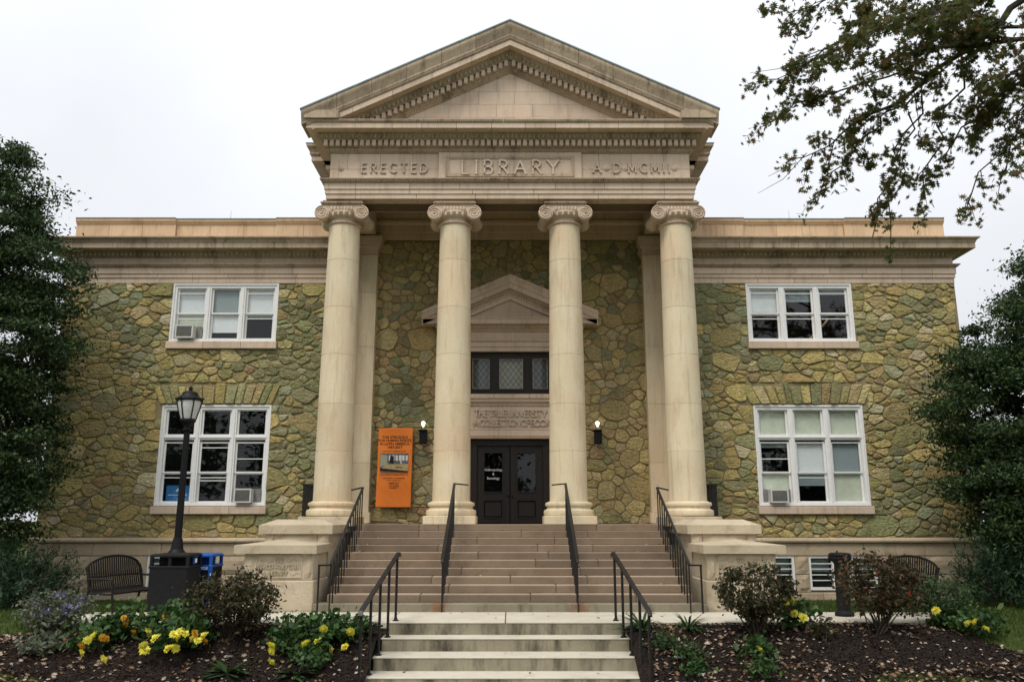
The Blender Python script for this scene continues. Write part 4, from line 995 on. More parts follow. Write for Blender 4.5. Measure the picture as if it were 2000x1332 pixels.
for nm, pr in (('entablature_band', [(.0, 6.495), (.0, 6.62)]), ('entablature_band', [(.03, 6.622), (.03, 6.75)]), ('entablature_band', [(.04, 6.752), (.08, 6.79), (.09, 6.83)]), ('entablature_band', [(.02, 6.832), (.02, 7.06)]), ('bed_mould', [(.05, 7.062), (.10, 7.12), (.16, 7.19), (.16, 7.24)]), ('small_corona', [(.30, 7.242), (.30, 7.37), (.33, 7.40), (.33, 7.425)])):
    MB().sweep(closed(pr, -.12), [(-2.0 - (.2 if 'corona' in nm else 0), 23.02), (-2.0 - (.2 if 'corona' in nm else 0), PY), (2.0 + (.2 if 'corona' in nm else 0), PY), (2.0 + (.2 if 'corona' in nm else 0), 23.02)]).build(nm, 'trim_stone', ds)
dpd = MB()
MB().prism([(-2.2, 7.42), (2.2, 7.42), (0, 8.35)], PY + .02, PY + .1).build('small_tympanum', 'trim_stone', ds)
S2 = .435
for nm, pr, mt in (('rake_mould', [(.05, 8.02), (.05, 8.12), (.12, 8.22), (.16, 8.30)], 'trim_stone'), ('rake_corona', [(.30, 8.302), (.30, 8.44), (.33, 8.46), (.36, 8.58), (.38, 8.61), (.38, 8.70)], 'trim_stone')):
    pc = closed(pr, -.12)
    for s in (-1, 1):
        m_ = MB(); k = len(pc); e = 2.53 if 'corona' in nm else 2.1
        for x in (0, s * e): m_.add([(x, PY - o_, zz - S2 * abs(x)) for o_, zz in pc], [])
        m_.f = [(j, (j + 1) % k, k + (j + 1) % k, k + j) for j in range(k)] + [tuple(range(k)), tuple(range(k, 2 * k))[::-1]]; m_.m = [0] * len(m_.f); m_.build(nm, mt, ds)
eg = MB()
for s in (-1, 1):
    for i in range(26): x = .04 + .075 * i; eg.egg((s * x, PY - .14, 8.225 - S2 * x), .024, .03, .045, 5)
for i in range(54): eg.egg((-1.95 + 3.9 * i / 53, PY - .135, 7.15), .024, .03, .045, 5)
eg.build('egg_moulding', 'grimy_shaded_trim', ds, kind='stuff', fix=False)

# transom with leaded lights
tw = MB(); DY = PY + .16
tw.box(-1.26, 1.26, DY, DY + .1, 6.36, 6.49); tw.box(-1.26, 1.26, DY, DY + .1, 5.24, 5.37)
tcut = [(-1.26, -1.12), (-.50, -.38), (.44, .56), (1.12, 1.26)]
tcut = [(-1.26, -1.14), (-.53, -.36), (.43, .60), (1.14, 1.26)]
for a, b_ in tcut: tw.box(a, b_, DY, DY + .1, 5.37, 6.36)
tr = part(tw, 'transom', 'dark_wood')
for i in range(3):
    a, b_ = tcut[i][1], tcut[i + 1][0]
    f = MB(); rectf(f, a, b_, 5.37, 6.36, .055, DY - .02, DY + .02); f.build('casement', 'dark_wood', tr)
    MB().add([(a + .05, DY + .03, 5.42), (b_ - .05, DY + .03, 5.42), (b_ - .05, DY + .03, 6.31), (a + .05, DY + .03, 6.31)], [(0, 1, 2, 3)]).build('pane', 'leaded_glass', tr, fix=False)
    f = MB(); rectf(f, a + .055, b_ - .055, 5.425, 6.305, .016, DY + .012, DY + .026); f.build('pale_edge', 'trim_stone', tr)
    ld = MB(); x0, x1, z0, z1 = a + .07, b_ - .07, 5.44, 6.29; p = .155; q = .21
    for k in range(-12, 14):
        for sg_ in (-1, 1):
            # diagonal lead cames clipped to the light
            pts = []
            xs0 = x0 + k * p; t0 = 0; L = (z1 - z0) / q * p
            u0, u1 = 0.0, 1.0; xa, xb = (xs0, xs0 + L) if sg_ > 0 else (xs0, xs0 - L)
            d = xb - xa
            lo = ((x0 if d > 0 else x1) - xa) / d; hi = ((x1 if d > 0 else x0) - xa) / d
            u0, u1 = max(0, lo), min(1, hi)
            if u1 - u0 < .03: continue
            ld.tube([(xa + d * u0, DY + .028 + (.002 if sg_ > 0 else 0), z0 + (z1 - z0) * u0), (xa + d * u1, DY + .028 + (.002 if sg_ > 0 else 0), z0 + (z1 - z0) * u1)], .0065, 4)
    ld.build('lead_came', 'dull_black', tr, kind='stuff', fix=False)
    MB().box(a, b_, DY + .16, DY + .17, 5.37, 6.36).build('blind', 'shade_cream' if i == 1 else 'shade_reflection_grey', tr)
part(MB().box(-1.3, 1.3, DY + 1.0, DY + 1.1, 1.6, 6.5), 'hall_interior', 'dark_room')
# double door
df = MB(); df.box(-1.26, 1.26, DY - .02, DY + .12, 3.80, 3.985)
for s in (-1, 1): df.box(*sorted((s * 1.26, s * .93)), DY - .02, DY + .12, 1.65, 3.80)
fr = part(df, 'door_frame', 'dark_wood')
for s in (-1, 1):
    a, b_ = sorted((s * .012, s * .925)); m_ = MB(); Y = DY + .03
    gx0, gx1 = a + .18, b_ - .18
    m_.box(a, gx0, Y, Y + .06, 1.67, 3.79); m_.box(gx1, b_, Y, Y + .06, 1.67, 3.79)
    for z0, z1 in ((3.62, 3.79), (2.30, 2.50), (1.67, 1.80)): m_.box(gx0, gx1, Y, Y + .06, z0, z1)
    dr = part(m_, 'door', 'dark_wood')
    MB().cbox(gx0 + .03, gx1 - .03, Y + .015, Y + .05, 1.83, 2.27, .02).build('door_panel', 'dark_wood', dr)
    f = MB(); rectf(f, gx0 - .01, gx1 + .01, 1.79, 2.31, .035, Y - .02, Y + .01); f.build('panel_moulding', 'dark_wood', dr)
    f = MB(); rectf(f, gx0 - .01, gx1 + .01, 2.49, 3.63, .035, Y - .02, Y + .01); f.build('panel_moulding', 'dark_wood', dr)
    MB().add([(gx0, Y + .03, 2.5), (gx1, Y + .03, 2.5), (gx1, Y + .03, 3.62), (gx0, Y + .03, 3.62)], [(0, 1, 2, 3)]).build('pane', 'leaded_glass', dr, fix=False)
    MB().lathe([(0, -.07), (.03, -.065), (.035, -.04), (.012, -.03), (.012, 0)], (a + .05 if s > 0 else b_ - .05, Y, 2.42), 10, 'y').build('door_knob', 'rail_metal', dr)
    if s < 0:
        for tx, zz in (('Anthropology', 3.10), ('&', 2.985), ('Sociology', 2.865)): print_text(tx, (gx0 + gx1) / 2, zz, .092, Y + .024, 'print_white', dr, .0005)

# ------------------------------------------------------------------ rails
def flat_rail(mb, pts, w_=.026, h=.016):
    """flat bar following pts"""
    P = [Vector(p) for p in pts]; vs = []
    for i, p in enumerate(P):
        d = (P[min(i + 1, len(P) - 1)] - P[max(i - 1, 0)]).normalized(); u = d.cross(Vector((0, 0, 1))).normalized(); w2 = u.cross(d).normalized()
        for a, b_ in ((-1, -1), (1, -1), (1, 1), (-1, 1)): vs.append(p + u * w_ * a + w2 * h * b_)
    mb.add(vs, [(i * 4 + k, i * 4 + (k + 1) % 4, i * 4 + 4 + (k + 1) % 4, i * 4 + 4 + k) for i in range(len(P) - 1) for k in range(4)] + [(3, 2, 1, 0), tuple(len(vs) - 4 + k for k in range(4))])
def bar(x, y, z0, z1, r=.013): return MB().box(x - r, x + r, y - r, y + r, z0, z1)
def stair_z(y): return .15 * (1 + max(0, min(10, math.floor((y - 16.6) / .32 + 1e-4)))) if y >= 16.6 else 0
for s, side in ((-1, 'left'), (1, 'right')):
    # rail along the side of the stairs: a post on every step
    X = 3.50 * s
    t = thing('stair_railing', 'black railing of upright bars along the stair side ' + ('below the orange banner' if s < 0 else 'facing the smoking urn'), 'railing', (X, 16.6, 0), group='railings on the stone stairs')
    m_ = MB(); k0, k1 = Vector((X, 16.42, .90)), Vector((X, 19.62, 2.50))
    flat_rail(m_, [k0 + (k1 - k0) * q / 6 for q in range(7)]); flat_rail(m_, [k0 + Vector((0, -.02, -.006)), k0 + Vector((.24 * s, -.02, -.01))])
    flat_rail(m_, [k1, k1 + Vector((.02 * s, .10, .01)), k1 + Vector((.30 * s, .16, -.05))]); m_.build('handrail', 'rail_metal', t)
    for i in range(13):
        y = 16.45 + i * .262; zt = .90 + (y - 16.42) * .5 - .012
        bar(X, y, stair_z(y), zt, .0125).build('baluster', 'rail_metal', t)
    bar(X + .22 * s, 16.40, 0, .885, .016).build('post', 'rail_metal', t)
    # middle rail
    X = 1.33 * s
    t = thing('stair_railing', 'black handrail up mid stairs in line with the ' + ('door leaf that has white lettering' if s < 0 else 'plain door leaf without lettering'), 'railing', (X, 16.6, 0), group='railings on the stone stairs')
    m_ = MB(); k0, k1 = Vector((X, 16.50, 1.00)), Vector((X, 19.75, 2.60))
    flat_rail(m_, [k0 + (k1 - k0) * q / 6 for q in range(7)], .03, .02); flat_rail(m_, [k1, k1 + Vector((-.33 * s, .02, -.03))]); flat_rail(m_, [k0, k0 + Vector((0, -.06, -.06))]); m_.build('handrail', 'rail_metal', t)
    for i in range(13):
        y = 16.56 + i * .262; bar(X, y, stair_z(y), 1.0 + (y - 16.5) * .492 - .012, .0125).build('baluster', 'rail_metal', t)
    # porch side rail behind the outer column
    X = 5.2 * s
    t = thing('porch_railing', 'short black railing between outer column and wing on the ' + ('street lamp' if s < 0 else 'smoking urn') + ' side', 'railing', (X, 21, 1.66), group='porch side railings')
    m_ = MB(); m_.box(X - .02, X + .02, 20.75, 21.95, 2.60, 2.64); m_.box(X - .012, X + .012, 20.75, 21.95, 1.86, 1.885); m_.build('rail', 'rail_metal', t)
    for i in range(11): bar(X, 20.77 + i * .116, 1.76, 2.60, .011).build('baluster', 'rail_metal', t)
    m_ = MB(); m_.box(*sorted((X, X - .35 * s)), 20.735, 20.765, 2.60, 2.64)
    m_.build('rail', 'rail_metal', t)
    for i in range(4): bar(X - s * .08 * (i + 1), 20.75, 1.80, 2.60, .011).build('baluster', 'rail_metal', t)
    # rail of the garden steps
    X = -2.03 if s < 0 else 1.88; o_ = .11 * s
    t = thing('garden_railing', 'black handrail of the concrete garden steps next to the ' + ('yellow dahlias' if s < 0 else 'weedy bed without blooms'), 'railing', (X, 14, -.5), group='garden step railings')
    k0, k1 = Vector((X, 15.27, 1.16)), Vector((X + o_ * 2.6, 13.20, .36))
    m_ = MB(); flat_rail(m_, [k0 + Vector((0, .14, -.05)), k0] + [k0 + (k1 - k0) * q / 4 for q in range(1, 5)] + [k1 + Vector((0, -.04, -.06))], .034, .022); m_.build('handrail', 'rail_metal', t)
    for q, (D, zb) in enumerate(((15.2, 0), (14.72, -.215), (14.22, -.43), (13.72, -.645), (13.24, -.86))):
        f = (k0.y - D) / (k0.y - k1.y); x = X + o_ * 2.6 * f; zt = k0.z + (k1.z - k0.z) * f - .015
        po = MB().tube([(x, D, zb), (x, D, zt)], .024, 8).build('post', 'rail_metal', t)
        MB().lathe([(.055, 0), (.055, .018), (.034, .022), (.03, .05)], (x, D, zb), 12).build('base_plate', 'rail_metal', po)

# ------------------------------------------------------------------ wall lamps
for s, lab in ((-1, 'lit bulb on a black wall lamp beside the orange banner'), (1, 'lit bulb on a black wall lamp on the bare rubble side of the door')):
    x = (-2.43 if s < 0 else 2.47); Y = 22.80
    t = thing('wall_lamp', lab, 'wall lamp', (x, Y, 3.83), group='wall lamps by the door')
    MB().cbox(x - .105, x + .105, Y - .07, Y + .09, 3.83, 4.19, .012).build('lamp_body', 'black_metal', t)
    MB().cbox(x - .06, x + .06, Y + .08, 23.02, 3.9, 4.1, .006).build('bracket', 'black_metal', t)
    MB().lathe([(.135, 0), (.14, .012), (.13, .03), (.07, .045)], (x - .02, Y, 4.185), 16).build('rim', 'black_metal', t)
    MB().lathe([(.03, 0), (.034, .07), (.028, .08)], (x - .01, Y, 4.225), 10).build('socket', 'bulb_glass_base', t)
    bl = MB().lathe([(.02, 0), (.03, .03), (.052, .08), (.056, .11), (.045, .145), (0, .165)], (x - .01, Y, 4.30), 14); soft(bl.build('bulb', 'bulb', t), 60)
    wr = MB()
    for a in (0, 120, 240): wr.tube([(x - .01 + .09 * math.cos(R(a)), Y + .09 * math.sin(R(a)), 4.21), (x - .01 + .085 * math.cos(R(a)), Y + .085 * math.sin(R(a)), 4.36)], .004, 5)
    wr.build('prong', 'dull_black', t)

# ------------------------------------------------------------------ banner and its cables
bn = thing('banner', 'tall orange vinyl banner with black lettering and a printed photograph', 'banner', (-3.2, 22.86, 2.08))
BY = 22.86; bx0, bx1, bz0, bz1 = -3.70, -2.735, 2.085, 4.279
def wav(x, z): return .012 * math.sin(x * 5 + z * 1.7) + .022 * noise.noise(Vector((x * 2.6, z * 1.9, 2))) + .014 * abs(noise.noise(Vector((x * 5 + z * 3, z * 2.5 - x, 6))))
m_ = MB(); nx, nz = 26, 60; vs = []
for j in range(nz + 1):
    for i in range(nx + 1):
        x = bx0 + (bx1 - bx0) * i / nx; z = bz0 + (bz1 - bz0) * j / nz; vs.append((x - .018 * (1 - j / nz) + .01, BY - .01 + wav(x, z), z))
m_.add(vs, [(j * (nx + 1) + i, j * (nx + 1) + i + 1, (j + 1) * (nx + 1) + i + 1, (j + 1) * (nx + 1) + i) for j in range(nz) for i in range(nx)])
sh = m_.build('sheet', 'orange_vinyl', bn, smooth=True); md = sh.modifiers.new('s', 'SOLIDIFY'); md.thickness = .003
TY = lambda x, z: BY - .016 + wav(x, z)
bxc = (bx0 + bx1) / 2 - .01
for s_, z, sz, sp in (('THE STRUGGLE', 3.985, .098, 1.05), ('FOR HUMAN RIGHTS', 3.893, .098, .98), ('IN LATIN AMERICA,', 3.80, .098, .98), ('1967-2017', 3.705, .098, 1.0)): print_text(s_, bxc, z, sz, TY, 'print_black', sh, .0022, sp)
print_text('April 5, 2017 - November 30, 2017', bxc, 3.612, .046, TY, 'print_black', sh, .0006)
print_text('LOCAL ARCHIVES AND GENERAL HISTORY, 1967', bxc, 2.965, .036, TY, 'print_black', sh, .0008); print_text('OLD LIBRARY OF THE MUSEUM', bxc, 2.868, .042, TY, 'print_black', sh, .001); print_text('Anderson Hall, Main Street', bxc, 2.815, .036, TY, 'print_black', sh, .0004)
print_text('WCU', bxc, 2.70, .11, TY, 'print_black', sh, .002); print_text('WEST CHESTER', bxc, 2.645, .042, TY, 'print_black', sh, .001); print_text('UNIVERSITY', bxc, 2.60, .042, TY, 'print_black', sh, .001)
TYP = lambda x, z: BY - .034
pc = MB(); a, b_ = bx0 + .085, bx1 - .10; z0, z1 = 3.045, 3.565; Wd = b_ - a
def q4(mi, pts, dy): pc.mi = mi; pc.add([(a + u * Wd, TYP(a + u * Wd, z0 + v_ * (z1 - z0)) - dy, z0 + v_ * (z1 - z0)) for u, v_ in pts], [(0, 1, 2, 3)])
q4(0, [(0, 0), (1, 0), (1, 1), (0, 1)], 0); q4(1, [(0, .14), (1, .02), (1, .44), (.2, .42)], .001); q4(3, [(0, .3), (.25, .38), (.25, .9), (0, .95)], .0015)
for k in range(6): q4(2, [(.30 + k * .12, .62), (.38 + k * .12, .62), (.38 + k * .12, .9), (.30 + k * .12, .9)], .002)
q4(4, [(.32, .48), (.48, .46), (.48, .85), (.36, .9)], .0025); q4(4, [(.0, .06), (1, -.0), (1, .06), (0, .22)], .0025); q4(4, [(.55, .26), (.8, .22), (.82, .26), (.58, .30)], .0025); q4(2, [(.72, .45), (.76, .45), (.76, .9), (.72, .9)], .003)
pc.build('printed_photograph', None, sh, fix=False, mats=['print_grey', 'print_tan', 'print_white', 'print_green', 'print_black'])
for z, lab in ((4.285, 'thin black cable holding the top edge of the orange banner'), (2.082, 'thin black cable holding the bottom edge of the orange banner')):
    o = MB().tube([(-3.92, 22.85, z + .012), (-3.2, 22.875, z), (-2.5, 22.87, z + .012), (-1.8, 22.87, z + .016)], .010, 6).build('banner_cable', 'dull_black'); setp(o, lab, 'cable')

# ------------------------------------------------------------------ street lamp
lx, ly = -6.92, 17.4; gz = ground(lx, ly)
t = thing('street_lamp', 'black post lamp with a ribbed acorn glass head in front of the wing', 'street lamp', (lx, ly, gz))
o = MB().lathe([(.20, gz), (.20, .12), (.15, .16), (.135, .85), (.15, .98), (.17, 1.03), (.19, 1.055), (.19, 1.08), (.125, 1.16), (.105, 1.30), (.09, 1.385), (.0, 1.39)], (lx, ly, 0), 16).build('base', 'black_metal', t); soft(o, 30)
# fluted post
m_ = MB(); k = 24; prof = [(1.38, .075), (3.62, .062)]
vs = []
for z, r in prof:
    for i in range(k): a = 2 * math.pi * i / k; rr = r * (1 if i % 2 else .86); vs.append((lx + rr * math.cos(a), ly + rr * math.sin(a), z))
m_.add(vs, [(i, (i + 1) % k, k + (i + 1) % k, k + i) for i in range(k)] + [tuple(range(k, 2 * k))]); m_.build('post', 'black_metal', t)
o = MB().lathe([(.07, 3.60), (.10, 3.615), (.105, 3.64), (.075, 3.66), (.07, 3.70), (.10, 3.76), (.15, 3.80), (.165, 3.83), (.16, 3.86), (.15, 3.87), (0, 3.87)], (lx, ly, 0), 18).build('collar', 'black_metal', t); soft(o, 35)
o = MB().lathe([(.145, 3.87), (.175, 3.96), (.215, 4.10), (.235, 4.20), (.235, 4.27), (.0, 4.275)], (lx, ly, 0), 22).build('globe', 'frosted', t); soft(o, 40)
for i in range(6):
    a = R(60 * i + 12); MB().tube([(lx + r * math.cos(a), ly + r * math.sin(a), z) for r, z in ((.16, 3.86), (.19, 3.97), (.23, 4.11), (.25, 4.21), (.27, 4.30))], .013, 6).build('rib', 'black_metal', t)
o = MB().lathe([(.255, 4.255), (.275, 4.27), (.275, 4.30), (.25, 4.33), (.20, 4.35), (.165, 4.40), (.16, 4.435), (.12, 4.46), (.05, 4.475), (.035, 4.49), (.035, 4.52), (.05, 4.535), (.035, 4.55), (.02, 4.58), (0, 4.60)], (lx, ly, 0), 22).build('hood', 'black_metal', t); soft(o, 30)
for i in range(6):
    a = R(60 * i + 12); MB().egg((lx + .285 * math.cos(a), ly + .285 * math.sin(a), 4.31), .02, .02, .03).build('bolt', 'black_metal', t)

# ------------------------------------------------------------------ benches (local: length along x, sitter looks to -y)
def bench(label, p1, p2, flip):
    p1, p2 = Vector(p1), Vector(p2); d = p2 - p1; L = d.length; c_ = (p1 + p2) / 2
    t = thing('bench', label, 'bench', (c_.x, c_.y, max(ground(c_.x, c_.y), ground(p1.x, p1.y)) + .01), math.atan2(d.y, d.x), 'black slatted benches')
    h = L / 2; sy = -1 if flip else 1                                  # seat lies on the sy side of the back
    B = lambda m_, nm, **k: m_.build(nm, 'bench_metal', t, local=True, **k)
    arch = lambda x: .86 + .22 * (1 - (x / h) ** 2) ** .6
    # a slat is one bent bar: up the back, round the seat
    ns = 24
    for i in range(ns):
        x = -h + .05 + (L - .1) * i / (ns - 1); zt = arch(x * .97)
        pts = [(x, -.13 * sy, zt), (x, -.09 * sy, .8), (x, -.015 * sy, .52), (x, .03 * sy, .45), (x, .09 * sy, .425), (x, .30 * sy, .435), (x, .50 * sy, .445), (x, .545 * sy, .415)]
        m_ = MB()
        vs = []
        for p in pts: vs += [(p[0] - .019, p[1], p[2] - .0), (p[0] + .019, p[1], p[2])]
        for p in pts: vs += [(p[0] - .019, p[1] - .006 * sy, p[2] - .008), (p[0] + .019, p[1] - .006 * sy, p[2] - .008)]
        k = len(pts); fs = []
        for j in range(k - 1): fs += [(2 * j, 2 * j + 1, 2 * j + 3, 2 * j + 2), (2 * k + 2 * j + 1, 2 * k + 2 * j, 2 * k + 2 * j + 2, 2 * k + 2 * j + 3), (2 * j, 2 * j + 2, 2 * k + 2 * j + 2, 2 * k + 2 * j), (2 * j + 1, 2 * k + 2 * j + 1, 2 * k + 2 * j + 3, 2 * j + 3)]
        m_.add(vs, fs); B(m_, 'slat')
    B(MB().tube([(x, -.135 * sy, arch(x)) for x in np.linspace(-h, h, 17)], .024, 7), 'top_rail')
    B(MB().tube([(-h, .0, .46), (h, .0, .46)], .018, 6), 'seat_rail'); B(MB().tube([(-h, .53 * sy, .415), (h, .53 * sy, .415)], .02, 6), 'seat_rail'); B(MB().tube([(-h, -.075 * sy, .70), (h, -.075 * sy, .70)], .014, 6), 'back_rail')
    for sx in (-1, 1):
        x = sx * h
        B(MB().tube([(x, -.17 * sy, 0), (x, -.08 * sy, .30), (x, -.02 * sy, .46), (x, -.08 * sy, .75), (x, -.135 * sy, arch(x) + .03)], .026, 7), 'leg')
        B(MB().tube([(x, .58 * sy, 0), (x, .54 * sy, .25), (x, .52 * sy, .45), (x, .53 * sy, .60), (x, .50 * sy, .655), (x, .42 * sy, .67), (x, -.06 * sy, .675)], .022, 7), 'arm')
        B(MB().tube([(x, -.02 * sy, .41), (x, .53 * sy, .40)], .022, 6), 'side_rail')
        for yy in (-.17 * sy, .58 * sy): B(MB().box(x - .035, x + .035, yy - .05, yy + .05, -.008, .006), 'foot')
bench('black slatted metal bench beside the black litter bin and blue recycling bin', (-8.02, 16.15), (-7.62, 17.55), True)
bench('black slatted metal bench behind the red-leaved shrub near the smoking urn', (8.02, 15.95), (7.62, 17.35), False)

# ------------------------------------------------------------------ bins
def bin_(name, label, x0, x1, y0, y1, ht, body, trim, cat):
    t = thing(name, label, cat, ((x0 + x1) / 2, (y0 + y1) / 2, 0))
    MB().cbox(x0, x1, y0, y1, .07, ht * .80, .03).build('body', body, t)
    for a in (x0 + .12, x1 - .12):
        for c_ in (y0 + .1, y1 - .1): MB().box(a - .05, a + .05, c_ - .05, c_ + .05, 0, .08).build('foot', 'dull_black', t)
    hz = ht * .80
    for a in (x0 + .03, x1 - .03):
        for c_ in (y0 + .03, y1 - .03): MB().box(a - .028, a + .028, c_ - .028, c_ + .028, hz - .02, ht - .04).build('hood_post', trim, t)
    MB().box((x0 + x1) / 2 - .03, (x0 + x1) / 2 + .03, y0 + .02, y0 + .05, hz, ht - .04).build('hood_post', trim, t)
    MB().box(x0 + .05, x1 - .05, (y0 + y1) / 2 - .02, (y0 + y1) / 2 + .02, hz, ht - .05).build('hood_divider', trim, t)
    m_ = MB(); v = []
    for i_, z in ((0, ht - .065), (0, ht - .03), (.03, ht - .008), (.10, ht)): v += [(x0 + i_, y0 + i_, z), (x1 - i_, y0 + i_, z), (x1 - i_, y1 - i_, z), (x0 + i_, y1 - i_, z)]
    m_.add(v, [(3, 2, 1, 0)] + [(k * 4 + i, k * 4 + (i + 1) % 4, k * 4 + 4 + (i + 1) % 4, k * 4 + 4 + i) for k in range(3) for i in range(4)] + [(12, 13, 14, 15)])
    m_.build('hood', trim, t)
    MB().cbox(x0 - .012, x1 + .012, y0 - .012, y1 + .012, hz - .05, hz, .012).build('rim', trim, t)
    return t
t = bin_('litter_bin', 'square black litter bin with an open hood next to the bench', -6.82, -6.08, 15.90, 16.58, 1.13, 'dull_black', 'dull_black', 'bin')
f = MB(); f.box(-6.072, -6.070, 16.20, 16.29, .95, 1.03); f.build('sticker', 'print_white', t)
t = bin_('recycling_bin', 'grey recycling bin with bright blue frame and hood behind the black litter bin', -6.66, -5.93, 16.72, 17.36, 1.10, 'dull_black', 'blue_plastic', 'bin')
for a in (-6.64, -5.95): MB().box(a - .035, a + .035, 16.70, 16.735, .08, .86).build('corner_trim', 'blue_plastic', t)
MB().box(-6.6, -5.98, 16.695, 16.712, .78, .88).build('label_band', 'blue_plastic', t)
print_text('RECYCLE', -6.12, .80, .06, 16.692, 'print_white', t, .001)
for i in range(5): MB().box(-5.945, -5.925, 16.691, 16.699, .40 + .07 * i, .44 + .07 * i).build('mark', 'print_white', t)
ux, uy = 6.27, 15.95
t = thing('smoking_urn', 'black round post urn with a domed mushroom top in front of the basement windows', 'ash urn', (ux, uy, 0))
soft(MB().lathe([(.17, 0), (.17, .05), (.125, .10), (.12, .80), (.115, .93), (.13, .97), (.0, .98)], (ux, uy, 0), 20).build('body', 'dull_black', t), 35)
soft(MB().lathe([(.13, .965), (.20, 1.02), (.215, 1.05), (.21, 1.075), (.185, 1.085)], (ux, uy, 0), 20).build('bowl', 'dull_black', t), 35)
soft(MB().lathe([(.19, 1.085), (.205, 1.10), (.20, 1.125), (.16, 1.145), (.08, 1.15), (0, 1.152)], (ux, uy, 0), 20).build('cap', 'dull_black', t), 35)

# ------------------------------------------------------------------ leaves and plants
def leaf_cloud(C, size, tmpl, mat, name, parent, up=.3, seed=1, jit=.35, N=None, local=False, kind=None, T=None):
    """many small leaves as one mesh: C (n,3) centres; tmpl = (verts (k,3), faces)"""
    rg = np.random.default_rng(seed); C = np.asarray(C, float); n_ = len(C)
    nr = rg.normal(size=(n_, 3)); nr /= np.linalg.norm(nr, axis=1)[:, None] + 1e-9
    nr = nr + np.array((0, 0, up)) if N is None else N + nr * jit
    nr /= np.linalg.norm(nr, axis=1)[:, None] + 1e-9
    t_ = rg.normal(size=(n_, 3)) if T is None else T + rg.normal(size=(n_, 3)) * .25
    t_ -= nr * (t_ * nr).sum(1)[:, None]; t_ /= np.linalg.norm(t_, axis=1)[:, None] + 1e-9
    b_ = np.cross(nr, t_); s_ = (size * (1 + max(jit, .3) * 1.3 * rg.uniform(-1, 1, n_)))[:, None] if np.isscalar(size) else np.asarray(size)[:, None]
    tv, tf = np.asarray(tmpl[0], float), np.asarray(tmpl[1], int)
    V = np.concatenate([(C + s_ * (tv[k, 0] * t_ + tv[k, 1] * b_ + tv[k, 2] * nr))[:, None, :] for k in range(len(tv))], 1).reshape(-1, 3)
    k = len(tv); F = (tf[None] + (np.arange(n_) * k)[:, None, None]).reshape(-1, 3)
    me = bpy.data.meshes.new(name); me.vertices.add(len(V)); me.vertices.foreach_set('co', V.ravel())
    me.loops.add(F.size); me.loops.foreach_set('vertex_index', F.ravel()); me.polygons.add(len(F)); me.polygons.foreach_set('loop_start', np.arange(0, F.size, 3)); me.polygons.foreach_set('loop_total', np.full(len(F), 3))
    me.update(calc_edges=True); me.validate()
    o = link(name, me, mat, parent, local)
    if kind: o['kind'] = kind
    return o
OVAL = ([(-.5, 0, 0), (-.1, .24, .04), (.5, 0, -.06), (-.1, -.24, .04)], [(0, 3, 1), (1, 3, 2)])
NEEDLE = ([(-.5, .05, 0), (-.5, -.05, 0), (.5, 0, .03)], [(0, 1, 2)])
BROAD = ([(-.5, 0, 0), (-.25, .26, .05), (.1, .27, .02), (.5, 0, -.12), (.1, -.27, .02), (-.25, -.26, .05), (0, 0, -.03)], [(0, 6, 1), (1, 6, 2), (2, 6, 3), (3, 6, 4), (4, 6, 5), (5, 6, 0)])
_pts = [(-.5, 0), (-.22, .07), (-.30, .34), (-.08, .12), (.0, .42), (.12, .11), (.30, .30), (.28, .07), (.55, 0)]
OAKV = [(p[0], p[1], .05 * abs(p[1])) for p in _pts] + [(p[0], -p[1], .05 * abs(p[1])) for p in _pts[-2:0:-1]] + [(0, 0, 0)]
OAK = (OAKV, [(i, 16, (i + 1) % 16) for i in range(16)])
def inside_building(P): return ((P[:, 1] > 21.35) & (np.abs(P[:, 0]) < 13.1) & (P[:, 2] < 10.2)) | ((P[:, 1] > 21.75) & (np.abs(P[:, 0]) < 12.7))
def lobes(rg, spec, n_):
    """points in a union of ellipsoids, denser towards the skin"""
    wts = np.array([s_[3] * s_[4] * s_[5] for s_ in spec]); wts /= wts.sum(); out_ = []
    for s_, k in zip(spec, rg.multinomial(n_, wts)):
        d = rg.normal(size=(k, 3)); d /= np.linalg.norm(d, axis=1)[:, None]; r = rg.uniform(.35, 1, k) ** .45
        out_.append(np.array(s_[:3]) + d * r[:, None] * np.array(s_[3:6]))
    return np.concatenate(out_)
def tree(name, label, base, spec, nclump, per, crad, leaf, mat, trunk_r, top_z, seed, tmpl=OVAL, group=None, nlimb=40, flat=.42):
    rg = np.random.default_rng(seed); t = thing(name, label, 'tree', base, group=group); bv = Vector(base)
    C = lobes(rg, spec, nclump); C = C[~inside_building(C)]
    P = (C[:, None, :] + rg.normal(size=(len(C), per, 3)) * np.array((crad, crad, crad * flat)) * rg.uniform(.5, 1.25, (len(C), 1, 1))).reshape(-1, 3)
    P = P[~inside_building(P)]; P = P[P[:, 2] > base[2] + .15]
    leaf_cloud(P, leaf, tmpl, mat, 'crown', t, .55, seed)
    m_ = MB(); pts = [bv + Vector((.12 * math.sin(k * 1.3 + seed), .12 * math.cos(k * 1.7), (top_z - base[2]) * k / 8 - .1)) for k in range(9)]
    m_.tube(pts, trunk_r, 9, trunk_r * .15)
    for c_ in C[rg.permutation(len(C))[:nlimb]]:
        e = Vector(c_); f = min(.92, max(.12, (e.z - base[2]) / (top_z - base[2]) - .14)); a = pts[0].lerp(pts[-1], f); mid = a.lerp(e, .5) + Vector((0, 0, .12))
        m_.tube([a, mid, e], trunk_r * .28 * (1 - .6 * f), 5, .012)
    m_.build('trunk', 'bark', t); return t
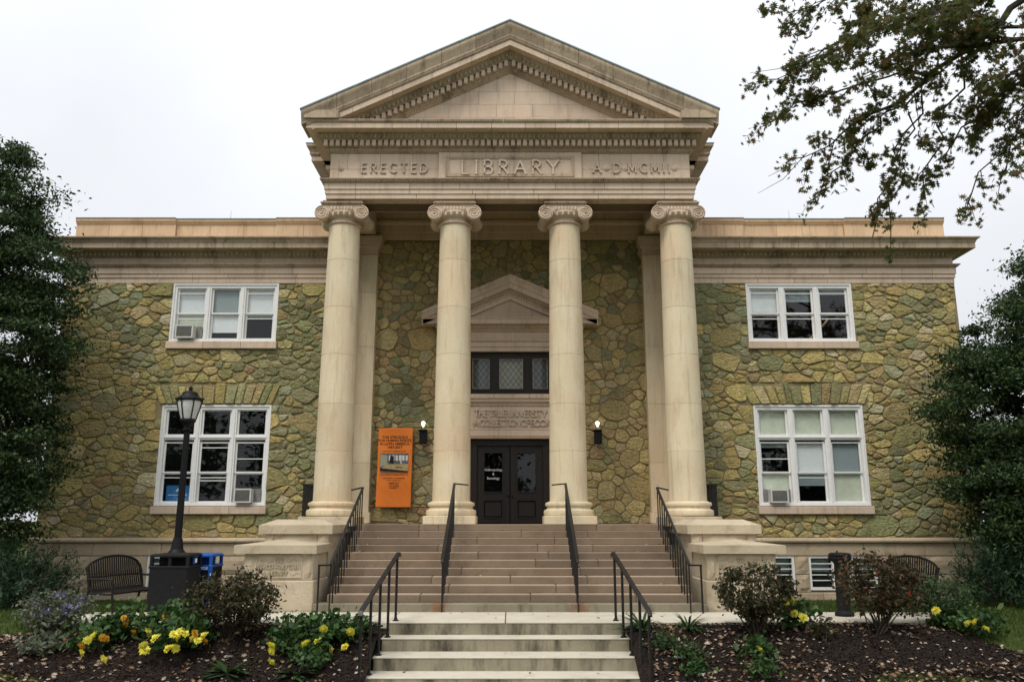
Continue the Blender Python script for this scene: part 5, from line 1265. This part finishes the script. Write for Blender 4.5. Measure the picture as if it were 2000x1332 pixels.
tree('evergreen_tree', 'large leafy tree with a sunlit loose top crowding the wing by the street lamp', (-13.4, 19.2, -.2),
     [(-13.2, 19.0, 9.1, 1.7, 1.6, 2.1), (-12.5, 19.2, 7.7, 1.7, 1.8, 1.5), (-12.9, 19.2, 5.9, 2.35, 2.0, 2.0), (-12.7, 19.0, 3.6, 2.2, 1.9, 2.0), (-12.4, 18.7, 1.7, 1.75, 1.6, 1.3), (-13.2, 19.0, 10.5, 1.0, 1.0, 1.0), (-11.9, 18.6, 2.4, 1.25, 1.2, 1.7)], 600, 270, .26, .098, 'leaf_evergreen', .26, 11.2, 5)
tree('holly_tree', 'dense dark evergreen tree hiding the end of the wing by the smoking urn', (13.2, 19.3, -.2),
     [(13.5, 19.2, 6.9, 1.15, 1.2, 1.7), (12.7, 19.2, 5.5, 1.95, 1.7, 1.4), (12.5, 19.2, 4.3, 2.35, 1.9, 1.7), (12.4, 19.0, 2.6, 2.15, 1.8, 1.6), (12.35, 18.7, 1.6, 1.75, 1.5, 1.2), (11.75, 18.6, 2.1, 1.25, 1.2, 1.7)], 640, 280, .27, .094, 'leaf_evergreen', .22, 8.6, 8)
tree('garden_tree', 'paler broadleaf tree seen through the leafy tree at the wing corner', (-19, 30, -.3), [(-19, 30, 4.5, 3.2, 2.8, 3.2)], 160, 80, .4, .16, 'leaf_light_tree', .2, 6, 18)
# street trees behind the camera, mirrored in the windows
for k, (x, y, h_) in enumerate(((-27, -19, 12), (-15.5, -17, 13), (-4, -20, 11), (8, -19, 12), (23, -18, 12.5))):
    tree('street_tree', ('tall ' if k % 2 else 'broad ') + ('street tree across from the %s, mirrored in its glass' % ('far end of the wing', 'wing by the street lamp', 'library door', 'stair pier', 'wing by the smoking urn')[k]), (x, y, -.95), [(x, y, h_ * .62, 4.6, 3.6, h_ * .36), (x + 1, y, h_ * .35, 4.2, 3.2, h_ * .22)], 150, 40, .75, .5, 'leaf_light_tree', .3, h_ * .8, 120 + k, nlimb=14)
# yews at the wing corners: feathery sprays
def yew(label, base, rx, ry, h, seed, n_=210):
    rg = np.random.default_rng(seed); t = thing('yew_bush', label, 'bush', base, group='dark yews at the wing corners'); Pp, Tt = [], []
    m_ = MB()
    for k in range(n_):
        a = rg.uniform(0, 6.283); e = rg.uniform(.1, 1.35); d = np.array((math.cos(a) * math.cos(e) * rx, math.sin(a) * math.cos(e) * ry, math.sin(e) * h * .95))
        o_ = np.array(base) + np.array((rg.normal() * rx * .25, rg.normal() * ry * .25, .1)); L = rg.uniform(.75, 1.12); tip = o_ + d * L
        m = 42; u = rg.uniform(.45, 1, m); bend = np.array((0, 0, -.10))
        q = o_ + (tip - o_) * u[:, None] + bend * (u[:, None] ** 2) + rg.normal(size=(m, 3)) * .045
        Pp.append(q); dd = (tip - o_) / np.linalg.norm(tip - o_); Tt.append(np.tile(dd, (m, 1)) + rg.normal(size=(m, 3)) * .45)
        if k % 8 == 0: m_.tube([o_, (o_ + tip) / 2 + np.array((0, 0, .05)), tip], .016, 4, .004)
    P = np.concatenate(Pp); T = np.concatenate(Tt); k = (~inside_building(P)) & (P[:, 2] > base[2] + .02)
    leaf_cloud(P[k], .13, ([(-.5, .10, 0), (-.5, -.10, 0), (.5, 0, .03)], [(0, 1, 2)]), 'leaf_yew', 'foliage', t, .3, seed, T=T[k]); m_.build('stems', 'bark', t)
yew('dark feathery yew bush under the leafy tree behind the lilac-flowered shrub', (-10.75, 18.0, -.1), 1.35, 1.2, 1.42, 3); yew('dark feathery yew bush under the dense evergreen tree at the lawn edge', (10.85, 18.2, -.1), 1.25, 1.2, 1.62, 4)

# oak reaching in from the street: trunk and limbs stand out to the side, leafy boughs hang over the lawn
rg = np.random.default_rng(42)
t = thing('oak_tree', 'pin oak with browning lobed leaves on drooping boughs over the wing by the smoking urn', 'tree', (14.5, 7.5, ground(14.5, 7.5)))
bm_ = MB(); trunk = [(14.5, 7.5, -.95), (14.45, 7.6, 2), (14.3, 7.7, 5), (14.1, 7.9, 8), (13.9, 8.1, 11), (13.8, 8.2, 14)]
bm_.tube(trunk, .36, 10, .12)
LP, twigs, LIMBS = [], MB(), []
def bough(p0, p1, droop, r0, nsub, leafn, sub_len, start=.25):
    """a limb, its side twigs and the leaves on them"""
    p0, p1 = Vector(p0), Vector(p1); L = (p1 - p0).length
    pts = [p0.lerp(p1, k / 10) + Vector((.10 * math.sin(k * 1.9 + p0.z), .10 * math.cos(k * 1.3), droop * math.sin(math.pi * k / 10))) for k in range(11)]
    bm_.tube(pts, r0, 6, .008); LIMBS.append(pts)
    for q in range(nsub):
        f = start + (1 - start) * (q + rg.uniform(0, 1)) / nsub; i = min(9, int(f * 10)); a = pts[i].lerp(pts[i + 1], f * 10 - i)
        d = (p1 - p0).normalized() + Vector(rg.normal(size=3)) * .75 + Vector((0, 0, -.35)); d.normalize(); ln = sub_len * rg.uniform(.45, 1.15)
        c_ = [a, a + d * ln * .5 + Vector((0, 0, .03)), a + d * ln + Vector((0, 0, -.16 * ln))]; twigs.tube(c_, .010, 4, .003)
        for k in range(max(2, int(leafn * .40))):
            u = min(1.0, rg.uniform(.2, 1.15)); pt = c_[0].lerp(c_[1], u * 2) if u < .5 else c_[1].lerp(c_[2], u * 2 - 1)
            for q_ in range(rg.integers(4, 8)): LP.append(tuple(pt + Vector(rg.normal(size=3)) * .062 + Vector((0, 0, -.02))))
B3 = [tuple(at(*q)) for q in ((2060, -60, 10.2), (1576, 300, 12.4), (2080, -40, 10.6), (1530, 40, 12.0), (1560, 170, 12.2), (1500, 240, 12.6))]
J = (13.95, 8.05, 10.2)
def chain(stem, specs):
    bm_.tube([J] + [tuple(at(*q)) for q in stem], .085, 7, .05)
    k0 = len(LIMBS)
    for a, b_, dr, r0, ns, lf, sl, st_ in specs: bough(LIMBS[k0][int(a)] if isinstance(a, (int, float)) else at(*a), at(*b_), dr, r0, ns, lf, sl, st_)
chain([(2120, -160, 9.8), (2040, -30, 10.4)], [((2040, -30, 10.4), (1570, 305, 12.4), -.18, .055, 26, 20, .62, .15), ((2040, -30, 10.4), (1520, 150, 12.2), .25, .045, 24, 20, .66, .2), ((2040, -30, 10.4), (1540, 20, 11.6), .25, .04, 20, 20, .7, .2), ((2040, -30, 10.4), (1640, 90, 11.0), .1, .04, 18, 20, .7, .2),
    (4, (1500, 235, 12.4), .15, .022, 12, 15, .5, .3), (4, (1700, 460, 12.2), .10, .018, 9, 12, .30, .35), (5, (1735, 455, 12.4), .05, .016, 7, 10, .28, .4), (3, (1790, 405, 11.8), .1, .02, 9, 10, .36, .3), (6, (1590, 390, 12.4), .1, .016, 8, 11, .36, .35)])
chain([(2180, 20, 9.6), (2090, 90, 10.2)], [((2090, 90, 10.2), (1720, 130, 10.8), .2, .05, 20, 20, .7, .1), ((2090, 90, 10.2), (1840, 300, 11.2), .1, .035, 14, 18, .5, .2), ((2090, 90, 10.2), (1960, 330, 10.8), .1, .03, 10, 14, .45, .2), ((2090, 90, 10.2), (1880, 410, 11.0), .1, .018, 6, 11, .35, .45), ((2090, 90, 10.2), (1800, 20, 10.4), .1, .04, 16, 20, .7, .1), ((2090, 90, 10.2), (1900, 180, 10.4), .0, .03, 12, 20, .6, .1)])
# the rest of the crown, out of the picture and mirrored in the wing windows
for k in range(26):
    a = rg.uniform(0, 6.283); e = Vector((14 + 4.6 * math.cos(a) * rg.uniform(.4, 1), 7.0 + 3.6 * math.sin(a) * rg.uniform(.4, 1), rg.uniform(7.5, 14.5)))
    if e.x < 8.5 + .0 * e.y or (e.y > 9 and e.x < 12.5): continue
    bough((14.0, 8.0, max(5.5, min(12, e.z - 2))), e, .3, .05, 14, 14, .9, .3)
bm_.build('trunk', 'bark', t); twigs.build('twigs', 'twig', t, fix=False, kind='stuff')
LP = np.array(LP); leaf_cloud(LP, .116, OAK, 'leaf_oak', 'crown', t, .15, 6, jit=.3)
for q in (((1575, 300, 12.4), (1530, 350, 12.5), (1480, 378, 12.6)), ((1560, 120, 12.2), (1520, 135, 12.3), (1465, 143, 12.4)), ((1555, 318, 12.4), (1500, 345, 12.5))): MB().tube([at(*p) for p in q], .008, 4, .003).build('bare_twig', 'twig', t)

# ------------------------------------------------------------------ shrubs and flowers in the beds
def shrub(name, label, cx, cy, rx, ry, h, mat, n_, leaf, seed, zb=None, group=None, nst=34, low=.25, tmpl=OVAL, extra=None, nclump=None):
    rg = np.random.default_rng(seed); zb = bedz(cx, cy) if zb is None else zb
    t = thing(name, label, 'shrub', (cx, cy, zb), group=group); nc = nclump or max(20, n_ // 60); C = []
    while len(C) < nc:
        d = rg.normal(size=3); d /= np.linalg.norm(d); r = rg.uniform(.45, 1.12) ** .6
        z = low * h + (h * (1 - low)) * (.5 + .5 * d[2] * r); w_ = .55 + .45 * math.sin(min(1, z / h / .55) * math.pi / 2) if z < h * .55 else 1
        C.append((cx + d[0] * r * rx * w_, cy + d[1] * r * ry * w_, zb + z * rg.uniform(.92, 1.06)))
    C = np.array(C); P = (C[:, None] + rg.normal(size=(nc, n_ // nc, 3)) * np.array((.095, .095, .075)) * rg.uniform(.6, 1.3, (nc, 1, 1))).reshape(-1, 3); P = P[P[:, 2] > zb + .02]
    leaf_cloud(P, leaf, tmpl, mat, 'foliage', t, .7, seed)
    m_ = MB()
    for k in range(nst):
        e = C[rg.integers(nc)]; b_ = Vector((cx + rg.normal() * .06, cy + rg.normal() * .05, zb - .03)); e = Vector(e); m_.tube([b_, b_.lerp(e, .5) + Vector((rg.normal() * .05, 0, .05)), e], .013, 5, .004)
    m_.build('stems', 'twig', t)
    if extra:
        em, en, es = extra; k = rg.integers(len(C), size=en); Q = C[k] + rg.normal(size=(en, 3)) * .03 + np.array((0, -.05, .07))
        W = (Q[:, None] + rg.normal(size=(en, 10, 3)) * .022).reshape(-1, 3); leaf_cloud(W, es, BROAD, em, 'blossom', t, .3, seed, kind='stuff')
    return t
def az(px, top, D, rx, h, lab, mat, n_, seed, **k):
    p = at(px, top, D); zb = bedz(p.x, D); return shrub('azalea_shrub', lab, p.x, D, rx, rx * .8, p.z - zb, mat, n_, .078, seed, group='azalea shrubs in the beds', **k)
az(460, 1128, 14.35, .72, 1, 'rounded brown-green azalea shrub between the dahlias and the carved pier', 'leaf_azalea', 4600, 61)
az(1470, 1105, 14.45, .60, 1, 'upright brown-green azalea shrub covering part of the carved pier lettering', 'leaf_azalea', 3900, 62)
az(1708, 1088, 14.55, .66, 1, 'reddish azalea shrub with open stems in front of the bench', 'leaf_azalea_red', 3900, 63, low=.3)
p = at(1835, 1135, 15.0); shrub('azalea_shrub', 'small dull green shrub beside the bench and the reddish azalea', p.x, 15.0, .42, .4, p.z - bedz(p.x, 15), 'leaf_light_tree', 2600, .06, 64, group='azalea shrubs in the beds')
p = at(108, 1162, 14.75); shrub('lilac_flowered_shrub', 'grey-green shrub dotted with small lilac-blue flowers', p.x, 14.75, .56, .5, p.z - bedz(p.x, 14.75), 'leaf_silver', 3600, .06, 65, extra=('petal_blue', 46, .035), low=.1)
def small(px, py, D, r, h, lab, seed, mat='leaf_garden', leaf=.085, n_=500, name='leafy_plant'):
    p = at(px, py, D); shrub(name, lab, p.x, D, r, r * .9, h, mat, n_, leaf, seed, tmpl=BROAD, low=.05, nst=6)
small(85, 1262, 13.95, .26, .34, 'low pale-leaved plant under the lilac-flowered shrub', 71, 'leaf_silver', .10, 420)
small(1290, 1270, 14.05, .17, .26, 'weedy sprig beside the garden railing and strap-leaved clumps', 73, 'leaf_light_tree', .06, 260)
small(1345, 1285, 13.75, .20, .26, 'low weed with small leaves by the fallen leaves right of the steps', 74, 'leaf_light_tree', .06, 300)
small(1605, 1240, 14.3, .16, .36, 'thin upright plant between the two tall azaleas', 75, 'leaf_azalea', .06, 300)
small(1365, 1315, 13.45, .20, .2, 'low weed in the mulch at the foot of the right bed', 76, 'leaf_garden', .07, 260)
small(1490, 1325, 13.4, .2, .22, 'green plant in the mulch below the lone yellow dahlia', 77, 'leaf_garden', .07, 260)
small(600, 1300, 13.6, .30, .3, 'dark leafy plant below the dahlias beside the garden steps', 78, 'leaf_garden', .07, 700)
def strap(px, py, D, n_, L, w_, lab, seed, name='strap_leaf_clump', up=1.0):
    rg = np.random.default_rng(seed); p = at(px, py, D); zb = bedz(p.x, D) - .01; t = thing(name, lab, 'plant', (p.x, D, zb), group='clumps of strap leaves')
    for k in range(n_):
        a = rg.uniform(0, 6.283); e = rg.uniform(.25, 1.25) * up; ln = L * rg.uniform(.65, 1.1); ca, sa = math.cos(a), math.sin(a); m_ = MB(); vs = []
        for j in range(6):
            u = j / 5; r = ln * (math.cos(e) * u + .22 * u * u); z = ln * (math.sin(e) * u - .42 * u * u * (1.3 - e * .5)); ww = w_ * (.55 + 1.2 * u) * (1 - u ** 3) + .002
            x, y = p.x + ca * r + ca * .03, D + sa * r + sa * .03
            vs += [(x - sa * ww, y + ca * ww, max(zb + .012, zb + z)), (x + sa * ww, y - ca * ww, max(zb + .012, zb + z))]
        m_.add(vs, [(2 * j, 2 * j + 1, 2 * j + 3, 2 * j + 2) for j in range(5)]); m_.build('blade', 'leaf_strap', t, fix=False)
strap(610, 1215, 14.75, 60, .50, .017, 'spiky dark green strap-leaf clump at the corner of the carved pier', 81); strap(700, 1222, 14.6, 60, .50, .017, 'spiky dark green strap-leaf clump against the garden steps behind the dahlias', 82)
strap(1255, 1222, 14.65, 46, .52, .022, 'strap-leaf clump with broad upright blades beside the garden railing', 83); strap(1345, 1218, 14.7, 50, .42, .015, 'smaller strap-leaf clump at the edge of the walk by the azalea', 84)
strap(445, 1325, 13.5, 34, .36, .034, 'bright green rosette of broad leaves in the mulch below the azalea', 85, 'leaf_rosette', .8); strap(578, 1328, 13.45, 30, .34, .034, 'bright green rosette of broad leaves near the foot of the garden steps', 86, 'leaf_rosette', .8)
# dahlias: leafy plant with separate flower heads
def flower_mesh(nm, mat, half=False):
    rg = np.random.default_rng(5); C, N_, T_ = [], [], []
    for ring, (el, r, k) in enumerate(((5, .5, 12), (28, .44, 11), (52, .34, 9), (75, .2, 6))):
        for i in range(k):
            a = 2 * math.pi * (i + .5 * (ring % 2)) / k; d = np.array((math.cos(a) * math.cos(R(el)), math.sin(a) * math.cos(R(el)), math.sin(R(el)))); C.append(d * r * .72); T_.append(d); N_.append(np.array((-math.cos(a) * math.sin(R(el)), -math.sin(a) * math.sin(R(el)), math.cos(R(el)))))
    o = leaf_cloud(C, .46, BROAD, mat, nm, None, seed=3, jit=.12, N=np.array(N_), T=np.array(T_)); me = o.data; bpy.data.objects.remove(o); return me
FY_, FO_ = flower_mesh('flower_head', 'petal_yellow'), flower_mesh('flower_head', 'petal_orange')
def dahlia(px, py, D, r, h, lab, flowers, seed, n_=900):
    n_ = int(n_ * .62); h *= .9
    p = at(px, py, D); t = shrub('dahlia_plant', lab, p.x, D, r, r * .8, h, 'leaf_garden', n_, .105, seed, group='yellow dahlias in the beds', tmpl=BROAD, low=.02, nst=9, nclump=34)
    rg = np.random.default_rng(seed); m_ = MB()
    for fx, fy, kind in flowers:
        q = at(fx, fy, D - r * rg.uniform(.75, 1.05)); zb = bedz(q.x, q.y)
        if q.z < zb + .06: q = at(fx, fy, D - .05); 
        f = link('flower', FY_ if kind else FO_, None, t); f.location = q; d = rg.uniform(.105, .14) * (1 if kind == 1 else .8); f.scale = (d * 1.15,) * 3; f.rotation_euler = (R(rg.uniform(35, 75)), R(rg.uniform(-25, 25)), rg.uniform(0, 6))
        b_ = Vector((p.x + (q.x - p.x) * .3, D, bedz(p.x, D))); m_.tube([b_, b_.lerp(q, .6) + Vector((0, .03, .05)), q + Vector((0, .02, -.01))], .007, 5, .004)
    m_.build('flower_stem', 'stem_green', t)
dahlia(180, 1300, 14.05, .40, .52, 'dahlia with round yellow blooms nearest the lilac-flowered shrub', [(184, 1242, 1), (170, 1250, 1), (200, 1245, 0), (158, 1262, 0), (158, 1275, 1), (201, 1288, 1), (207, 1247, 0)], 91)
dahlia(255, 1262, 14.45, .42, .50, 'dahlia with sparse small blooms in front of the bench', [(242, 1206, 0), (227, 1267, 1), (260, 1271, 0), (260, 1234, 0), (289, 1236, 1), (248, 1217, 0)], 92)
dahlia(340, 1300, 14.1, .58, .58, 'large dahlia crowded with yellow blooms left of the azalea', [(280, 1261, 1), (283, 1269, 1), (304, 1247, 1), (339, 1239, 1), (352, 1235, 1), (361, 1237, 1), (351, 1244, 1), (379, 1246, 1), (386, 1251, 1), (380, 1237, 0), (399, 1242, 1), (399, 1252, 0), (329, 1267, 1), (343, 1266, 1), (362, 1306, 1)], 93, 1600)
dahlia(345, 1235, 14.75, .36, .42, 'dahlia with one open bloom beneath the litter bin', [(329, 1216, 1), (324, 1203, 0)], 94)
dahlia(588, 1285, 14.05, .50, .56, 'dahlia with a column of yellow blooms between azalea and garden steps', [(528, 1261, 1), (529, 1272, 1), (529, 1294, 1), (597, 1257, 1), (620, 1251, 1), (632, 1228, 1)], 95, 1300)
dahlia(668, 1270, 14.25, .34, .50, 'dahlia with three yellow blooms beside the garden railing', [(684, 1234, 1), (645, 1267, 1), (674, 1263, 1)], 96)
dahlia(1483, 1300, 13.85, .22, .32, 'lone dahlia with a single yellow bloom in open mulch', [(1483, 1269, 1)], 97, 320)
dahlia(1552, 1215, 14.8, .30, .42, 'dahlia with small clustered blooms behind the upright azalea', [(1533, 1175, 1), (1545, 1172, 1), (1528, 1183, 1), (1569, 1206, 1), (1552, 1198, 1)], 98, 600)
dahlia(1905, 1250, 14.55, .36, .36, 'low dahlia with three blooms at the lawn edge', [(1905, 1215, 1), (1891, 1218, 1), (1925, 1228, 1)], 99, 700)
dahlia(1828, 1225, 14.85, .18, .3, 'dahlia sprig with one bloom under the small dull green shrub', [(1828, 1192, 1)], 100, 200)
for k, (px, py, D, lab) in enumerate(((335, 1281, 13.7, 'white fallen petal cluster by the bright green rosette'), (445, 1281, 13.8, 'white daisy bloom in the mulch under the azalea'), (613, 1289, 13.6, 'white daisy bloom below the dahlias by the garden steps'), (1502, 1267, 13.9, 'white daisy bloom beside the lone dahlia'), (1325, 1287, 13.8, 'white daisy bloom in the weeds right of the steps'), (1370, 1317, 13.4, 'white daisy bloom at the foot of the right bed'))):
    if k == 0: continue
    q = at(px, py, D); zb = bedz(q.x, D); C = np.array([(q.x + .04 * math.cos(a), D + .04 * math.sin(a), max(q.z, zb + .05)) for a in np.linspace(0, 5.5, 7)])
    o = leaf_cloud(C, .075, BROAD, 'petal_white', 'daisy', None, 1.5, k + 5); setp(o, lab, 'flower', 'white daisies in the beds')

# ------------------------------------------------------------------ litter, chips and grass
rg = np.random.default_rng(77)
def bedpts(n_, x0, x1, dz=.02):
    out_ = []
    while len(out_) < n_:
        x = rg.uniform(x0, x1); y = rg.uniform(12.7, bed_edge_back(x) - .02)
        out_.append((x, y, ground(x, y) + .06 + dz + .035 * noise.noise(Vector((x * 3, y * 3, 1)))))
    return np.array(out_)
for a, b_, lab in ((-9.4, -2.3, 'left'), (2.2, 9.6, 'right')):
    o = leaf_cloud(bedpts(15000, a, b_, 0), .055, OVAL, 'chips', 'bark_chips', None, 1.2, 3); setp(o, 'dark bark chips scattered over the bed ' + ('by the dahlias' if a < 0 else 'by the azaleas'), 'bark chips', kind='stuff')
    P = bedpts(1500 if a < 0 else 2600, a, b_, .015); cl = np.array([noise.noise(Vector((p[0] * .8, p[1] * 1.1, 5))) for p in P]); P = P[cl > -.22]
    o = leaf_cloud(P, .085, OAK, 'litter', 'fallen_leaves', None, 1.6, 4); setp(o, 'brown fallen oak leaves on the bed ' + ('by the dahlias' if a < 0 else 'by the azaleas'), 'fallen leaves', kind='stuff')
    o = leaf_cloud(bedpts(420 if a < 0 else 900, a, b_, .02), .055, OAK, 'litter_light', 'fallen_leaves', None, 1.8, 9); setp(o, 'pale dry leaf bits on the bed ' + ('by the dahlias' if a < 0 else 'by the azaleas'), 'fallen leaves', kind='stuff')
P = []
for k in range(70):
    i = rg.integers(1, 10); y = 16.6 + .32 * i + rg.uniform(.2, .31); x = rg.choice((-1, 1)) * (3.55 - abs(rg.normal()) * .35) if rg.random() < .8 else rg.uniform(-3.3, 3.3); P.append((x, y, .15 * (i + 1) + .012))
for k in range(26): P.append((rg.uniform(-7, 7), rg.uniform(15.1, 16.5), .012))
for k in range(10): i = rg.integers(0, 3); P.append((rg.uniform(-2, 1.9), Dg[i] + rg.uniform(.2, .5), -.215 * (i + 1) + .012))
o = leaf_cloud(np.array(P), .07, OAK, 'litter', 'fallen_leaves', None, 2.2, 12); setp(o, 'few dry leaves caught on the stair treads and walk', 'fallen leaves', kind='stuff')
BLADE = ([(0, .16, 0), (0, -.16, 0), (.25, 0, 1)], [(0, 1, 2)])
G = []
while len(G) < 60000:
    x = rg.uniform(-12.5, 12.5); y = rg.uniform(12.2, 21.7)
    if 15.02 < y < 16.63 and -8.1 < x < 8.25: continue
    if y < bed_edge_back(x) + .02 and y > 12.6 and abs(x) < 11.4: continue
    if y > 16.5 and abs(x) < 5.4: continue
    if y < 12.6 and (abs(x) < 2.3 or x < -7): continue
    G.append((x, y, ground(x, y) - .005))
G = np.array(G); NZ = np.tile((0, 0, 1.0), (len(G), 1)); o = leaf_cloud(G, .055, BLADE, 'grass_blade', 'grass', None, 0, 15, jit=.3, N=NZ); setp(o, 'short mown grass on the lawn', 'grass', kind='stuff')
